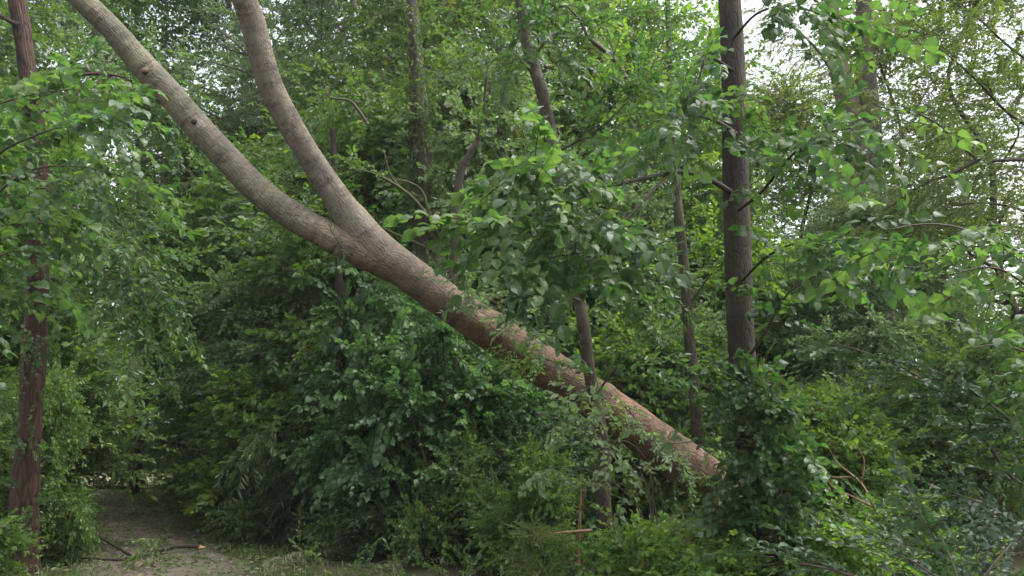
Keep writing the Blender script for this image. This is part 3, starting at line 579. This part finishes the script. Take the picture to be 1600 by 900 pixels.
TREES = [ # column, distance, kind, turn, scale, label
 (470, 25, 'w', .3, 1.15, 'grey-green narrow-leaved tree seen between the two bare limbs'),
 (330, 25.5, 'w', 2.1, 1.15, 'pale narrow-leaved tree behind the knotted left limb'),
 (-45, 23, 'w', 4.0, 1.1, 'pale narrow-leaved tree rising behind the red-brown trunk'),
 (590, 22, 'a', 1.0, 1.0, 'tall green tree just right of the right-hand bare limb'),
 (760, 19, 'b', 2.5, .95, 'olive-leaved tree between the clinging-leaf trunk and the grey sapling'),
 (930, 21, 'f', .5, 1.1, 'fresh green tree right of the bending top of the grey sapling'),
 (1060, 20, 'a', 5.1, .8, 'green tree behind the slender brown trunk'),
 (-230, 15, 'a', 1.6, .9, 'dark leafy tree at the very left edge behind the red-brown trunk'),
 (-130, 26, 'b', .9, 1.0, 'olive tree seen left of the red-brown trunk top'),
 (400, 33, 'a', 3.3, 1.1, 'green tree above the shrubs beside the path bend'),
 (680, 30, 'b', 4.4, 1.05, 'tall olive tree deep behind the clinging-leaf trunk'),
 (1140, 31, 'f', 3.0, .95, 'bright green tree deep behind the straight dark trunk'),
 (-90, 40, 'a', 2.2, 1.1, 'tree closing the view left of the bright path patch'),
 (150, 58, 'b', 3.6, 1.2, 'distant tree straight beyond the bright path patch'),
 (400, 42, 'w', 5.5, 1.15, 'distant pale tree right of the bright path patch'),
 (450, 47, 'b', .4, 1.25, 'distant tall tree above the yellow-green bush by the path'),
 (900, 46, 'b', 5.9, 1.15, 'distant olive tree beside the grey sapling'),
 (1290, 21, 's', .7, 1.05, 'small-leaved tree left of the pale forked trunk'),
 (1460, 19, 's', 2.4, 1.1, 'small-leaved tree right of the pale forked trunk'),
 (1600, 16, 's', 4.2, 1.1, 'small-leaved tree at the right edge of the photo'),
 (1380, 27, 'f', 1.2, .8, 'light green tree at the wood edge behind the pale forked trunk'),
 (1540, 28, 's', 5.2, 1.2, 'small-leaved tree at the wood edge before the bright sky'),
 (1210, 26, 's', 3.9, 1.15, 'small-leaved tree at the wood edge just right of the straight dark trunk'),
]
TREES += [
 (1405, 15.5, 'v', 2.2, .85, 'low grey-green tree hiding the lower half of the pale forked trunk'),
 (345, 29, 'v', 1.1, 1.5, 'grey-green tree filling the gap between the red-brown trunk and the knotted limb'),
 (375, 23, 'u', 0, 1.0, 'low bright tree deep behind the shrub right of the path bend'),
 (410, 20, 'u', 1.2, 1.3, 'low bright tree under the middle of the knotted limb'),
 (490, 18.5, 'v', 2.6, 1.2, 'low grey-green tree just left of the thin dark stem'),
 (600, 17.5, 'u', 4.0, 1.3, 'low bright tree between the thin dark stem and the clinging-leaf trunk'),
 (740, 16.5, 'v', 5.1, 1.25, 'low grey-green tree right of the clinging-leaf trunk'),
 (850, 17.5, 'u', .7, 1.1, 'low bright tree behind the grey sapling, above the leaning trunk'),
 (980, 17, 'v', 3.3, .95, 'low grey-green tree between the grey sapling and the slender brown trunk'),
 (1110, 19, 'u', 2.2, 1.0, 'low bright tree between the slender brown and the straight dark trunk'),
 (-70, 13.5, 'u', 5.7, 1.0, 'low bright tree at the left edge beside the red-brown trunk'),
 (-20, 22, 'v', 1.9, 1.0, 'low grey-green tree left of the path, right of the red-brown trunk'),
 (1260, 18, 'u', 4.9, .8, 'low bright tree between the straight dark trunk and the pale forked trunk'),
 (10, 31, 'u', 3.0, .9, 'low bright tree hanging over the left side of the path before the bright patch'),
]
proto = {}
for px, d, k, rz, sc, lab in TREES:
    loc = G(px, d)
    if k not in proto:
        nm = 'small_leaved_tree' if k == 's' else 'understory_tree' if k in 'uv' else 'narrow_leaved_tree' if k == 'w' else 'woodland_tree'
        o = make_tree(nm, lab, 'tree', GT, loc=loc, **PR[k]); o.rotation_euler = (0, 0, rz); o.scale = (sc,) * 3; proto[k] = o
    else: copy_tree(proto[k], loc, rz, sc, lab, GT)

# ------------------------------------------------------------------ shrubs
GS = 'shrubs of the undergrowth'
PS = {
 'broad': dict(seed=301, H=3.0, rad=1.35, spk='hazel', leafm=LM['shade'], ncl=30, nsp=26, clr=.5),
 'fresh': dict(seed=302, H=2.6, rad=1.3, spk='fresh', leafm=LM['fresh'], ncl=28, nsp=26, clr=.5),
 'oval':  dict(seed=303, H=3.4, rad=1.5, spk='oval', leafm=LM['oval'], ncl=36, nsp=28, clr=.55),
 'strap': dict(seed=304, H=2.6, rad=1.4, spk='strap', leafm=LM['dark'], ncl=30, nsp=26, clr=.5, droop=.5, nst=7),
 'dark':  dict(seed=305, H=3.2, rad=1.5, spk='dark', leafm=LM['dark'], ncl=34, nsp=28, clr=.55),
 'small': dict(seed=306, H=2.2, rad=1.2, spk='small', leafm=LM['olive'], ncl=26, nsp=30, clr=.5),
 'low':   dict(seed=307, H=.9, rad=.8, spk='fresh', leafm=LM['fresh'], ncl=16, nsp=14, clr=.32, nst=4, scale=(.55, .9)),
 'lowdk': dict(seed=308, H=.8, rad=.8, spk='oval', leafm=LM['oval'], ncl=16, nsp=14, clr=.3, nst=4, scale=(.55, .9)),
}
SHRUBS = [
 (725, 11.7, 'oval', 2.9, (.45, .5), 'loose upright shrub at the bottom edge under the leaning trunk'),
 (845, 10.2, 'fresh', 5.2, (.4, .55), 'loose fresh green shrub at the bottom edge left of the grey sapling'),
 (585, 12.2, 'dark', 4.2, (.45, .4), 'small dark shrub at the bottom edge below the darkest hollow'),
 (405, 15.8, 'fresh', 2.9, 1.1, 'yellow-green shrub right of the grassy path edge, in front of the taller trees'),
 (480, 16.4, 'fresh', .4, 1.35, 'yellow-green shrub left of the thin dark stem, above the strap leaves'),
 (52, 11.6, 'fresh', 1.3, (.45, .9), 'upright leafy shrub close to the foot of the red-brown trunk, left of the fallen branch'),
 (-10, 11.4, 'oval', 3.1, (.6, .7), 'leafy shrub left of the foot of the red-brown trunk'),
 (590, 13.4, 'broad', 0, (1.0, 1.42), 'broad-leaved shrub hanging below the middle of the leaning trunk'),
 (690, 12.6, 'broad', 1.4, (.95, 1.2), 'broad-leaved shrub directly under the leaning trunk, right of the darkest hollow'),
 (800, 12.6, 'broad', 3.1, (.85, .95), 'broad-leaved shrub under the leaning trunk beside the brown broken twig'),
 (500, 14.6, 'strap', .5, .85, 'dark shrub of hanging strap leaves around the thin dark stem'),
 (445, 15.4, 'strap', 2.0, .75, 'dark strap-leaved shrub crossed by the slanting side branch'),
 (590, 15.2, 'oval', 1.1, 1.2, 'mid-green shrub behind the broad-leaved one, left of the darkest hollow'),
 (395, 18.0, 'oval', 2.6, .95, 'mid-green shrub with silvery leaves on the right side of the path'),
 (420, 19.0, 'fresh', .9, 1.35, 'bright yellow-green bush above the strap-leaved shrubs'),
 (345, 22.0, 'oval', 3.9, .95, 'mid-green shrub between the two trunks beside the path bend'),
 (370, 24.5, 'oval', 5.0, 1.2, 'tall shrub behind the dark trunk with a slanting side stem'),
 (520, 19.0, 'oval', 4.1, 1.25, 'tall shrub just below the fork of the leaning tree'),
 (640, 18.0, 'oval', 2.2, 1.3, 'tall shrub behind the middle of the leaning trunk'),
 (780, 17.0, 'fresh', 3.3, 1.4, 'bright shrub above the leaning trunk, left of the grey sapling'),
 (900, 15.5, 'fresh', .2, 1.35, 'bright shrub behind the grey sapling and the leaning trunk'),
 (1010, 15.0, 'oval', 1.9, 1.15, 'shrub between the grey sapling and the slender brown trunk'),
 (1100, 16.5, 'oval', 5.4, 1.2, 'shrub behind the slender brown trunk'),
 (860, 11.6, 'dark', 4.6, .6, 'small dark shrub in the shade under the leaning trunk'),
 (1060, 9.6, 'small', 2.8, .34, 'feathery small-leaved shrub before the foot of the leaning trunk'),
 (850, 9.0, 'small', 1.0, .34, 'feathery small-leaved shrub at the foot of the grey sapling'),
 (1240, 12.5, 'small', .3, 1.1, 'small-leaved shrub right of the climber-covered trunk'),
 (1330, 12.0, 'fresh', 2.5, .85, 'yellow-green shrub behind the brown dead twigs'),
 (1450, 13.0, 'small', 4.0, 1.2, 'small-leaved shrub before the foot of the pale forked trunk'),
 (1560, 12.0, 'oval', 1.3, .95, 'mid-green shrub at the right edge behind the arching stem'),
 (1300, 19.0, 'small', 5.6, 1.5, 'olive shrub at the wood edge left of the pale forked trunk'),
 (1500, 19.5, 'small', 3.3, 1.5, 'olive shrub at the wood edge right of the pale forked trunk'),
 (1620, 17.5, 'oval', 3.3, 1.2, 'shrub at the right edge before the meadow'),
 (1180, 18.0, 'fresh', 1.7, 1.4, 'tall fresh green shrub behind the straight dark trunk'),
 (-40, 13.5, 'fresh', 2.3, 1.0, 'bright shrub left of the path, just right of the red-brown trunk'),
 (20, 13.0, 'oval', 4.2, 1.1, 'mid-green shrub at the left edge behind the red-brown trunk'),
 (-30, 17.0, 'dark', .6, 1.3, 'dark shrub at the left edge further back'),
 (-65, 18.0, 'oval', 5.7, 1.35, 'tall shrub overhanging the left side of the path'),
 (-15, 25.0, 'fresh', 3.5, 1.35, 'bright shrub on the left side of the path near the bend'),
 (10, 33.0, 'oval', 1.5, 1.5, 'distant shrub left of the bright path patch'),
 (225, 33.0, 'fresh', 4.4, .8, 'small bright shrub right of the bright path patch'),
 (110, 54.0, 'fresh', 2.0, 2.0, 'distant bright shrub left of where the path ends'),
 (195, 53.0, 'oval', 5.0, 1.6, 'distant shrub right of where the path ends'),
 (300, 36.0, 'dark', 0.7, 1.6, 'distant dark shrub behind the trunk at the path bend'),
 (400, 14.4, 'lowdk', 1.0, .9, 'low plant at the grassy right edge of the path'),
 (345, 16.4, 'low', 2.2, .9, 'low bright plant at the foot of the silvery-leaved shrub'),
 (665, 11.3, 'lowdk', 3.1, (.6, 1.0), 'low mid-green plant under the broad-leaved shrubs'),
 (790, 10.9, 'lowdk', 4.5, (.7, 1.3), 'low leafy plant at the bottom edge under the leaning trunk'),
 (830, 10.4, 'lowdk', 5.1, 1.0, 'low plant below the brown broken twig'),
 (1010, 8.6, 'low', .2, .9, 'low leafy plant between the grey sapling and the climber'),
 (1095, 8.0, 'low', 1.9, .75, 'low pale-leaved plant left of the climber'),
 (1290, 8.2, 'low', 3.7, 1.0, 'low leafy plant right of the climber, under the dead twigs'),
 (1400, 9.4, 'lowdk', 2.7, 1.2, 'low plant at the foot of the brown dead twigs'),
 (45, 12.2, 'low', 5.9, .9, 'low leafy plant left of the fallen path branch'),
 (-45, 9.6, 'low', 4.8, .8, 'bright low plant in the lower left corner'),
 (560, 12.8, 'lowdk', .9, 1.0, 'low plant beside the heap of wilted leaves'),
]
sproto = {}
for px, d, k, rz, sc, lab in SHRUBS:
    sc, szz = sc if isinstance(sc, tuple) else (sc, sc)
    loc = G(px, d); g = 'low plants of the forest floor' if k.startswith('low') else GS
    if k not in sproto:
        o = make_shrub('low_plant' if k.startswith('low') else 'shrub', lab, 'plant' if k.startswith('low') else 'shrub', g, loc=loc, **PS[k]); o.rotation_euler = (0, 0, rz); o.scale = (sc, sc, szz); sproto[k] = o
    else: copy_tree(sproto[k], loc, rz, sc, lab, g, szz)

# ------------------------------------------------------------------ bushes whose branches reach into the picture close by
def reach_bush(name, loc, label, cat, branches, spk, lm, seed, n, side, scale, r0=.016, tone=.5, bark='twig', vert=.35, tilt=.4, start=.2):
    rt = thing(name, loc, label, cat); r_ = np.random.default_rng(seed); S = []
    for br in branches:
        q = pts(br); q = np.vstack([np.asarray(loc) + np.array([r_.normal(0, .06), r_.normal(0, .06), -.05]), q])
        stem('stem', q, np.linspace(r0, .004, len(q)), BM[bark], rt, loc, nseg=8, step=.08, rough=.06, seed=seed)
        S.append(along(q, r_, spk, n, side, start=start, scale=scale, tone=tone + r_.uniform(-.1, .1), vert=vert, tilt=tilt))
    foliage('foliage', S, LM[lm], rt, loc); return rt
reach_bush('broadleaf_bush', G(-180, 7.2), 'round-leaved bush reaching in from the left edge over the red-brown trunk', 'bush',
    [[(-90, 400, 7.0), (-20, 260, 6.8), (60, 210, 6.6), (150, 190, 6.5), (210, 200, 6.4)], [(-120, 450, 7.0), (-40, 340, 6.8), (40, 270, 6.6), (120, 260, 6.5), (190, 275, 6.5)],
     [(-120, 330, 7.0), (-40, 190, 6.8), (40, 150, 6.7), (110, 140, 6.7)], [(-130, 520, 6.9), (-60, 420, 6.7), (10, 350, 6.5), (80, 330, 6.4)], [(-140, 560, 6.9), (-60, 480, 6.7), (0, 400, 6.6), (60, 395, 6.6)]],
    'hazel', 'hazel', 401, 34, .4, (.7, 1.1), tone=.6, start=.4)
reach_bush('glossy_bush', G(1690, 6.0), 'glossy blue-green bush with a dark stem arching in from the lower right', 'bush',
    [[(1640, 800, 6.2), (1580, 745, 6.1), (1540, 690, 6.1), (1490, 630, 6.1), (1430, 585, 6.2), (1350, 550, 6.3), (1300, 535, 6.4)], [(1640, 720, 6.0), (1570, 650, 5.8), (1500, 600, 5.8), (1420, 560, 5.9)],
     [(1620, 860, 5.6), (1560, 800, 5.4), (1490, 770, 5.3)]], 'blue', 'blue', 411, 40, .35, (.7, 1.1), tone=.55, vert=.2, tilt=.25, start=.35)
reach_bush('glossy_bush', G(1480, 4.6), 'low glossy blue-green bush along the bottom right edge', 'bush',
    [[(1480, 985, 4.7), (1400, 930, 4.8), (1300, 890, 4.9), (1240, 880, 5.0)], [(1500, 980, 4.7), (1460, 900, 4.8), (1400, 865, 4.9)], [(1520, 985, 4.7), (1540, 900, 4.8), (1580, 850, 4.9)], [(1500, 990, 4.6), (1500, 920, 4.7), (1480, 860, 4.8), (1470, 840, 4.9)]],
    'blue', 'blue', 421, 30, .3, (.7, 1.1), tone=.6, vert=.2, tilt=.25, start=.3)
reach_bush('broadleaf_bush', G(1760, 6.2), 'broad-leaved bush reaching in from the right edge at mid height', 'bush',
    [[(1700, 560, 6.2), (1620, 420, 5.9), (1540, 370, 5.6), (1460, 350, 5.5), (1380, 360, 5.5)], [(1700, 560, 6.1), (1640, 480, 5.9), (1560, 420, 5.7), (1480, 430, 5.6)], [(1700, 620, 6.0), (1640, 570, 5.8), (1570, 540, 5.6), (1510, 545, 5.5)]],
    'hazel', 'hazel', 431, 24, .4, (.7, 1.1), tone=.7, start=.35)
# arching small leaved branches at the upper right
c = G(1840, 12.5); rt = thing('small_leaved_tree', c, 'fine-leaved tree whose thin black branches arch in from the upper right', 'tree')
px_trunk(rt, c, [(1850, 900, 12.3, 40), (1830, 600, 12.3, 36), (1800, 350, 12.3, 30), (1780, 150, 12.3, 24), (1760, -100, 12.3, 16)], BM['dark'], 14, .07, 441)
qs = [limb_px(rt, c, s_, .035, .004, BM['twig'], seed=6) for s_ in (
   [(1800, 300, 12.3), (1680, 255, 12), (1600, 250, 11.8), (1530, 248, 11.7), (1490, 215, 11.7), (1440, 180, 11.8), (1370, 165, 12), (1310, 120, 12)],
   [(1790, 250, 12.3), (1660, 220, 12), (1580, 180, 11.8), (1520, 120, 11.7), (1460, 70, 11.8), (1400, 30, 11.8)],
   [(1770, 120, 12.3), (1680, 120, 12), (1600, 90, 11.8), (1530, 30, 11.6), (1470, -20, 11.6)],
   [(1530, 248, 11.7), (1490, 270, 11.7), (1440, 290, 11.8), (1380, 330, 12)],
   [(1820, 480, 12.3), (1700, 400, 12), (1600, 330, 11.8), (1500, 320, 11.8), (1400, 360, 12)],
   [(1760, 20, 12.3), (1680, -20, 12), (1600, -40, 11.8), (1540, -60, 11.8)])]
rng = np.random.default_rng(442)
foliage('crown', [along(q_, rng, 'small', n_, .8, tone=.5, start=.2, tilt=.3, vert=.3) for q_, n_ in zip(qs, (130, 130, 120, 80, 140, 70))], LM['olive'], rt, c)
# pale willow-like shoots crossing before the leaning trunk
reach_bush('young_willow', G(1030, 8.3), 'spindly young plant with pale leaves on thin arching shoots before the leaning trunk', 'plant',
    [[(1020, 780, 8.2), (960, 710, 8.0), (900, 665, 7.9), (835, 645, 7.8)], [(1010, 760, 8.2), (950, 690, 8.0), (920, 655, 7.9), (880, 600, 7.9)], [(1020, 770, 8.2), (1010, 720, 8.1), (980, 690, 8.0), (930, 690, 7.9)], [(1000, 800, 8.2), (930, 740, 8.0), (870, 730, 7.9), (830, 745, 7.8)]],
    'fresh', 'willow', 451, 9, .2, (.5, .85), r0=.009, tone=.6, start=.4)

# ------------------------------------------------------------------ dead wood
def crooked(name, label, branches, material, cat='branch', loc=None, seed=0, r0=.02):
    loc = pts([branches[0][0]])[0] if loc is None else loc
    rt = thing(name, loc, label, cat)
    for k, br in enumerate(branches):
        stem('main_stem' if k == 0 else 'side_twig', pts(br), np.linspace(r0 if k == 0 else r0 * .6, .004, len(br)), material, rt, loc, nseg=8, step=.04, rough=.1, seed=seed + k)
    return rt
crooked('dead_branch', 'bare brown dead twigs slanting up beside the climber-covered trunk', [[(1405, 860, 8.8), (1370, 800, 8.9), (1345, 755, 9.0), (1310, 725, 9.1), (1295, 700, 9.1)], [(1360, 790, 8.9), (1330, 775, 8.9), (1300, 760, 8.9), (1290, 735, 9)], [(1345, 755, 9.0), (1350, 720, 9.0), (1335, 690, 9.0)], [(1330, 745, 9.05), (1300, 745, 9.05), (1280, 730, 9)]], BM['dead'], seed=1)
crooked('dead_branch', 'broken reddish twig sticking out sideways below the leaning trunk', [[(925, 829, 9.0), (890, 831, 8.9), (860, 834, 8.8), (838, 833, 8.7)], [(865, 833, 8.8), (850, 840, 8.75), (843, 843, 8.7)], [(858, 834, 8.8), (850, 829, 8.75)]], BM['dead'], seed=2, r0=.022)
crooked('dead_shoot', 'upright brown dead shoot left of the foot of the grey sapling', [[(903, 905, 9.1), (904, 850, 9.1), (907, 790, 9.1), (908, 740, 9.1)], [(906, 800, 9.1), (915, 770, 9.0)]], BM['dead'], 'shoot', seed=3, r0=.028)
crooked('dead_branch', 'black zigzag dead branch hanging above the fork of the leaning tree', [[(575, 195, 12.4), (560, 172, 12.4), (545, 157, 12.4), (515, 152, 12.3), (508, 135, 12.3), (512, 110, 12.3)], [(512, 150, 12.3), (525, 128, 12.3), (520, 118, 12.3)]], BM['twig'], seed=4, r0=.03)
crooked('dead_branch', 'short thick black broken branch hanging among leaves right of the grey sapling', [[(976, 122, 10.5), (965, 100, 10.5), (945, 80, 10.5), (920, 58, 10.5), (905, 30, 10.5), (880, 0, 10.5), (870, -40, 10.5)], [(958, 92, 10.5), (965, 60, 10.5)]], BM['twig'], seed=5, r0=.045)

# broken branch on the path
def ground_pts(seq):
    o_ = []
    for px, py, lift in seq:
        a = math.atan2(py - 450, FPX) - TILT; d = (CAM_H - lift - .02) / math.tan(a); v = P(px, py, 1) - np.array([0, 0, CAM_H]); k = d / v[1]
        o_.append(np.array([0, 0, CAM_H]) + v * k)
    return np.array(o_)
q = ground_pts([(196, 874, .03), (230, 866, .05), (262, 856, .08), (290, 853, .08), (310, 854, .05)]); c = q[0]
rt = thing('fallen_branch', c, 'broken branch lying across the path with a pale snapped end and limp leaves', 'branch')
stem('main_stem', q[:, :], [.030, .034, .036, .036, .034], BM['dark'], rt, c, nseg=10, step=.04, rough=.1)
e = q[-1] - q[-2]; e = e / np.linalg.norm(e)
V, F, bc = tube(np.array([q[-1] - e * .02, q[-1] + e * .05, q[-1] + e * .13]), [.033, .026, .004], nseg=8, step=.02, rough=.5); mk('snapped_end', V, F, [M_WOOD], rt, bark=bc, origin=c)
q2 = ground_pts([(205, 868, .05), (170, 848, .12), (140, 832, .2), (108, 818, .3)]); stem('side_twig', q2, [.022, .02, .014, .006], BM['dark'], rt, c, nseg=8, step=.04, rough=.1)
q3 = ground_pts([(200, 874, .03), (170, 874, .03), (130, 872, .05), (85, 874, .05)]); stem('side_twig', q3, [.022, .02, .014, .006], BM['dark'], rt, c, nseg=8, step=.04, rough=.1)
rng = np.random.default_rng(501)
foliage('foliage', [along(q2, rng, 'dark', 26, .35, tone=.7, scale=(.5, .9), droop=.4), along(q3, rng, 'oval', 24, .3, tone=.6, scale=(.5, .9), droop=.2), along(ground_pts([(236, 862, .15), (238, 848, .3), (246, 838, .4)]), rng, 'dark', 14, .12, tone=.8, scale=(.5, .8), droop=.7, start=0)], LM['oval'], rt, c)
# heaps of wilted twigs along the right side of the path
for k, (px, d, lab) in enumerate([(455, 12.0, 'grey-green wilted leafy twig lying at the right edge of the path'), (510, 12.6, 'wilted leafy twig lying in front of the darkest shrubs'), (395, 11.5, 'wilted leafy twig lying on the bottom edge beside the path'), (590, 11.3, 'drooping pale wilted twig with narrow leaves under the shadowed shrubs'), (300, 14.6, 'small leafy twig lying on the middle of the path')]):
    c = G(px, d); rt = thing('wilted_twig', c, lab, 'twig', 'wilted twigs torn off by the storm'); rng = np.random.default_rng(520 + k); a = rng.uniform(-.5, .5)
    q = np.array([c + np.array([t_ * math.cos(a), t_ * math.sin(a), .06 + .12 * math.sin(t_ * 2.2)]) for t_ in np.linspace(-.5, .6, 5)])
    stem('twig', q, np.linspace(.012, .004, 5), BM['grey'], rt, c, nseg=6)
    foliage('foliage', [along(q, rng, 'wilt', 26, .3, start=0, tone=.5, droop=.25, vert=.25, scale=(.5, .9))], LM['wilt' if k != 4 else 'oval'], rt, c)

# ------------------------------------------------------------------ what nobody could count: grass, litter, ground cover
rng = np.random.default_rng(601)
n = 170000; x = rng.uniform(-24, 3, n); y = rng.uniform(8.5, 42, n); pd = path_dist(x, y); k = (pd > .72 + .4 * rng.uniform(0, 1, n)) & (pd < 1.2 + rng.uniform(0, 1, n) ** 2 * 1.2); x, y = x[k], y[k]; n = len(x)
a = rng.uniform(0, 6.28, n); h = rng.uniform(.03, .13, n); w = .006 + .004 * rng.uniform(0, 1, n); z = np.asarray(ground_z(x, y)); b0 = np.stack([x, y, z], -1)
dx = np.stack([np.cos(a), np.sin(a), 0 * a], -1); ln = np.stack([np.cos(a + 1.6), np.sin(a + 1.6), 0 * a], -1) * (h * rng.uniform(.2, 1.0, n))[:, None]; upv = np.stack([0 * a, 0 * a, h], -1)
V = np.stack([b0 - dx * w[:, None], b0 + dx * w[:, None], b0 + dx * w[:, None] * .7 + upv * .6 + ln * .35, b0 - dx * w[:, None] * .7 + upv * .6 + ln * .35, b0 + dx * .001 + upv + ln, b0 - dx * .001 + upv + ln], 1)
F = (np.array([[0, 1, 2, 3], [3, 2, 4, 5]])[None] + (np.arange(n) * 6)[:, None, None]).reshape(-1, 4)
o = mk('grass', V.reshape(-1, 3), F, [LM['oval']], tint=np.repeat(np.clip(rng.normal(.5, .25, n), 0, 1), 6)); o['kind'] = 'stuff'
def scatter_leaves(name, n, xr, yr, keep, lm, kind, size, flat=.35, tone=.5, lift=.02):
    x = rng.uniform(*xr, n); y = rng.uniform(*yr, n); k = keep(x, y); x, y = x[k], y[k]; m_ = len(x); lv, lf = leaf_shape(kind)
    up = unit(np.stack([rng.normal(0, flat, m_), rng.normal(0, flat, m_), np.ones(m_)], -1)); aa = rng.uniform(0, 6.28, m_); d = np.stack([np.cos(aa), np.sin(aa), rng.normal(0, .15, m_)], -1)
    s_ = unit(np.cross(up, d)); d = np.cross(s_, up); L_ = size * rng.uniform(.6, 1.3, m_)
    z = np.maximum(np.asarray(ground_z(x, y)), .012) + lift * rng.uniform(.4, 1.6, m_)
    V = np.stack([x, y, z], -1)[:, None] + L_[:, None, None] * (lv[None, :, :1] * d[:, None] + lv[None, :, 1:2] * s_[:, None] + lv[None, :, 2:] * up[:, None])
    F = (lf[None] + (np.arange(m_) * len(lv))[:, None, None]).reshape(-1, 4)
    o = mk(name, V.reshape(-1, 3), F, [LM[lm]], tint=np.repeat(np.clip(rng.normal(tone, .25, m_), 0, 1), len(lv))); o['kind'] = 'stuff'; return o
scatter_leaves('leaf_litter', 26000, (-24, 3), (8, 42), lambda x, y: path_dist(x, y) < 1.6, 'wilt', 'oval', .075)
scatter_leaves('fallen_leaves', 26000, (-24, 3), (8, 42), lambda x, y: path_dist(x, y) < 2.2, 'oval', 'oval', .08, tone=.7)
# low herb layer
n = 9500; x = rng.uniform(-26, 16, n); y = rng.uniform(6.5, 32, n); k = path_dist(x, y) > 1.35 + rng.uniform(0, .8, n); x, y = x[k], y[k]; n = len(x)
S = place('oval', np.stack([x, y, np.asarray(ground_z(x, y)) + rng.uniform(.02, .25, n)], -1), np.stack([rng.normal(0, 1, n), rng.normal(0, 1, n), rng.uniform(.2, 1.2, n)], -1), rng, (.4, .8), tilt=.5)
o = foliage('ground_cover', [S], LM['oval'], None, (0, 0, 0)); o['kind'] = 'stuff'


# sprigs and broken twigs blown down over the path
n = 420; y = rng.uniform(9.5, 36, n); cx_ = np.interp(y, PATH[:, 1], PATH[:, 0]); x = cx_ + rng.normal(0, .9, n)
S = place('oval', np.stack([x, y, np.maximum(ground_z(x, y), .012) + .03], -1), np.stack([rng.normal(0, 1, n), rng.normal(0, 1, n), rng.normal(.03, .06, n)], -1), rng, (.25, .6), tilt=.25)
o = foliage('storm_debris', [S], LM['oval'], None, (0, 0, 0), BM['grey']); o['kind'] = 'stuff'
tw = []
for k in range(260):
    y0 = rng.uniform(9.5, 26); x0 = np.interp(y0, PATH[:, 1], PATH[:, 0]) + rng.normal(0, 1.); a_ = rng.uniform(0, 6.28); l_ = rng.uniform(.08, .4); z0_ = max(float(ground_z(x0, y0)), .012) + .012
    tw.append(np.array([[x0, y0, z0_], [x0 + l_ * .5 * math.cos(a_), y0 + l_ * .5 * math.sin(a_), z0_ + .012], [x0 + l_ * math.cos(a_ + .25), y0 + l_ * math.sin(a_ + .25), z0_]]))
o = foliage('twig_litter', rods(tw, .007, .003, 4, .2), BM['twig'], None, (0, 0, 0)); o['kind'] = 'stuff'
# ------------------------------------------------------------------ haze volume added to lift the darks and pale the background
m, t, out = mat_new('added haze'); v = t.nodes.new('ShaderNodeVolumePrincipled'); v.inputs['Density'].default_value = .0006; v.inputs['Color'].default_value = (.93, .96, 1, 1); v.inputs['Anisotropy'].default_value = .2
t.links.new(v.outputs[0], out.inputs['Volume'])
a0, a1 = np.array([-950, -350, -1.5]), np.array([950, 1250, 30.])
V = np.array([[(a0, a1)[i][0], (a0, a1)[j][1], (a0, a1)[k][2]] for i in (0, 1) for j in (0, 1) for k in (0, 1)])
o = mk('haze', V, [(0, 1, 3, 2), (4, 6, 7, 5), (0, 4, 5, 1), (2, 3, 7, 6), (0, 2, 6, 4), (1, 5, 7, 3)], [m]); o['kind'] = 'stuff'
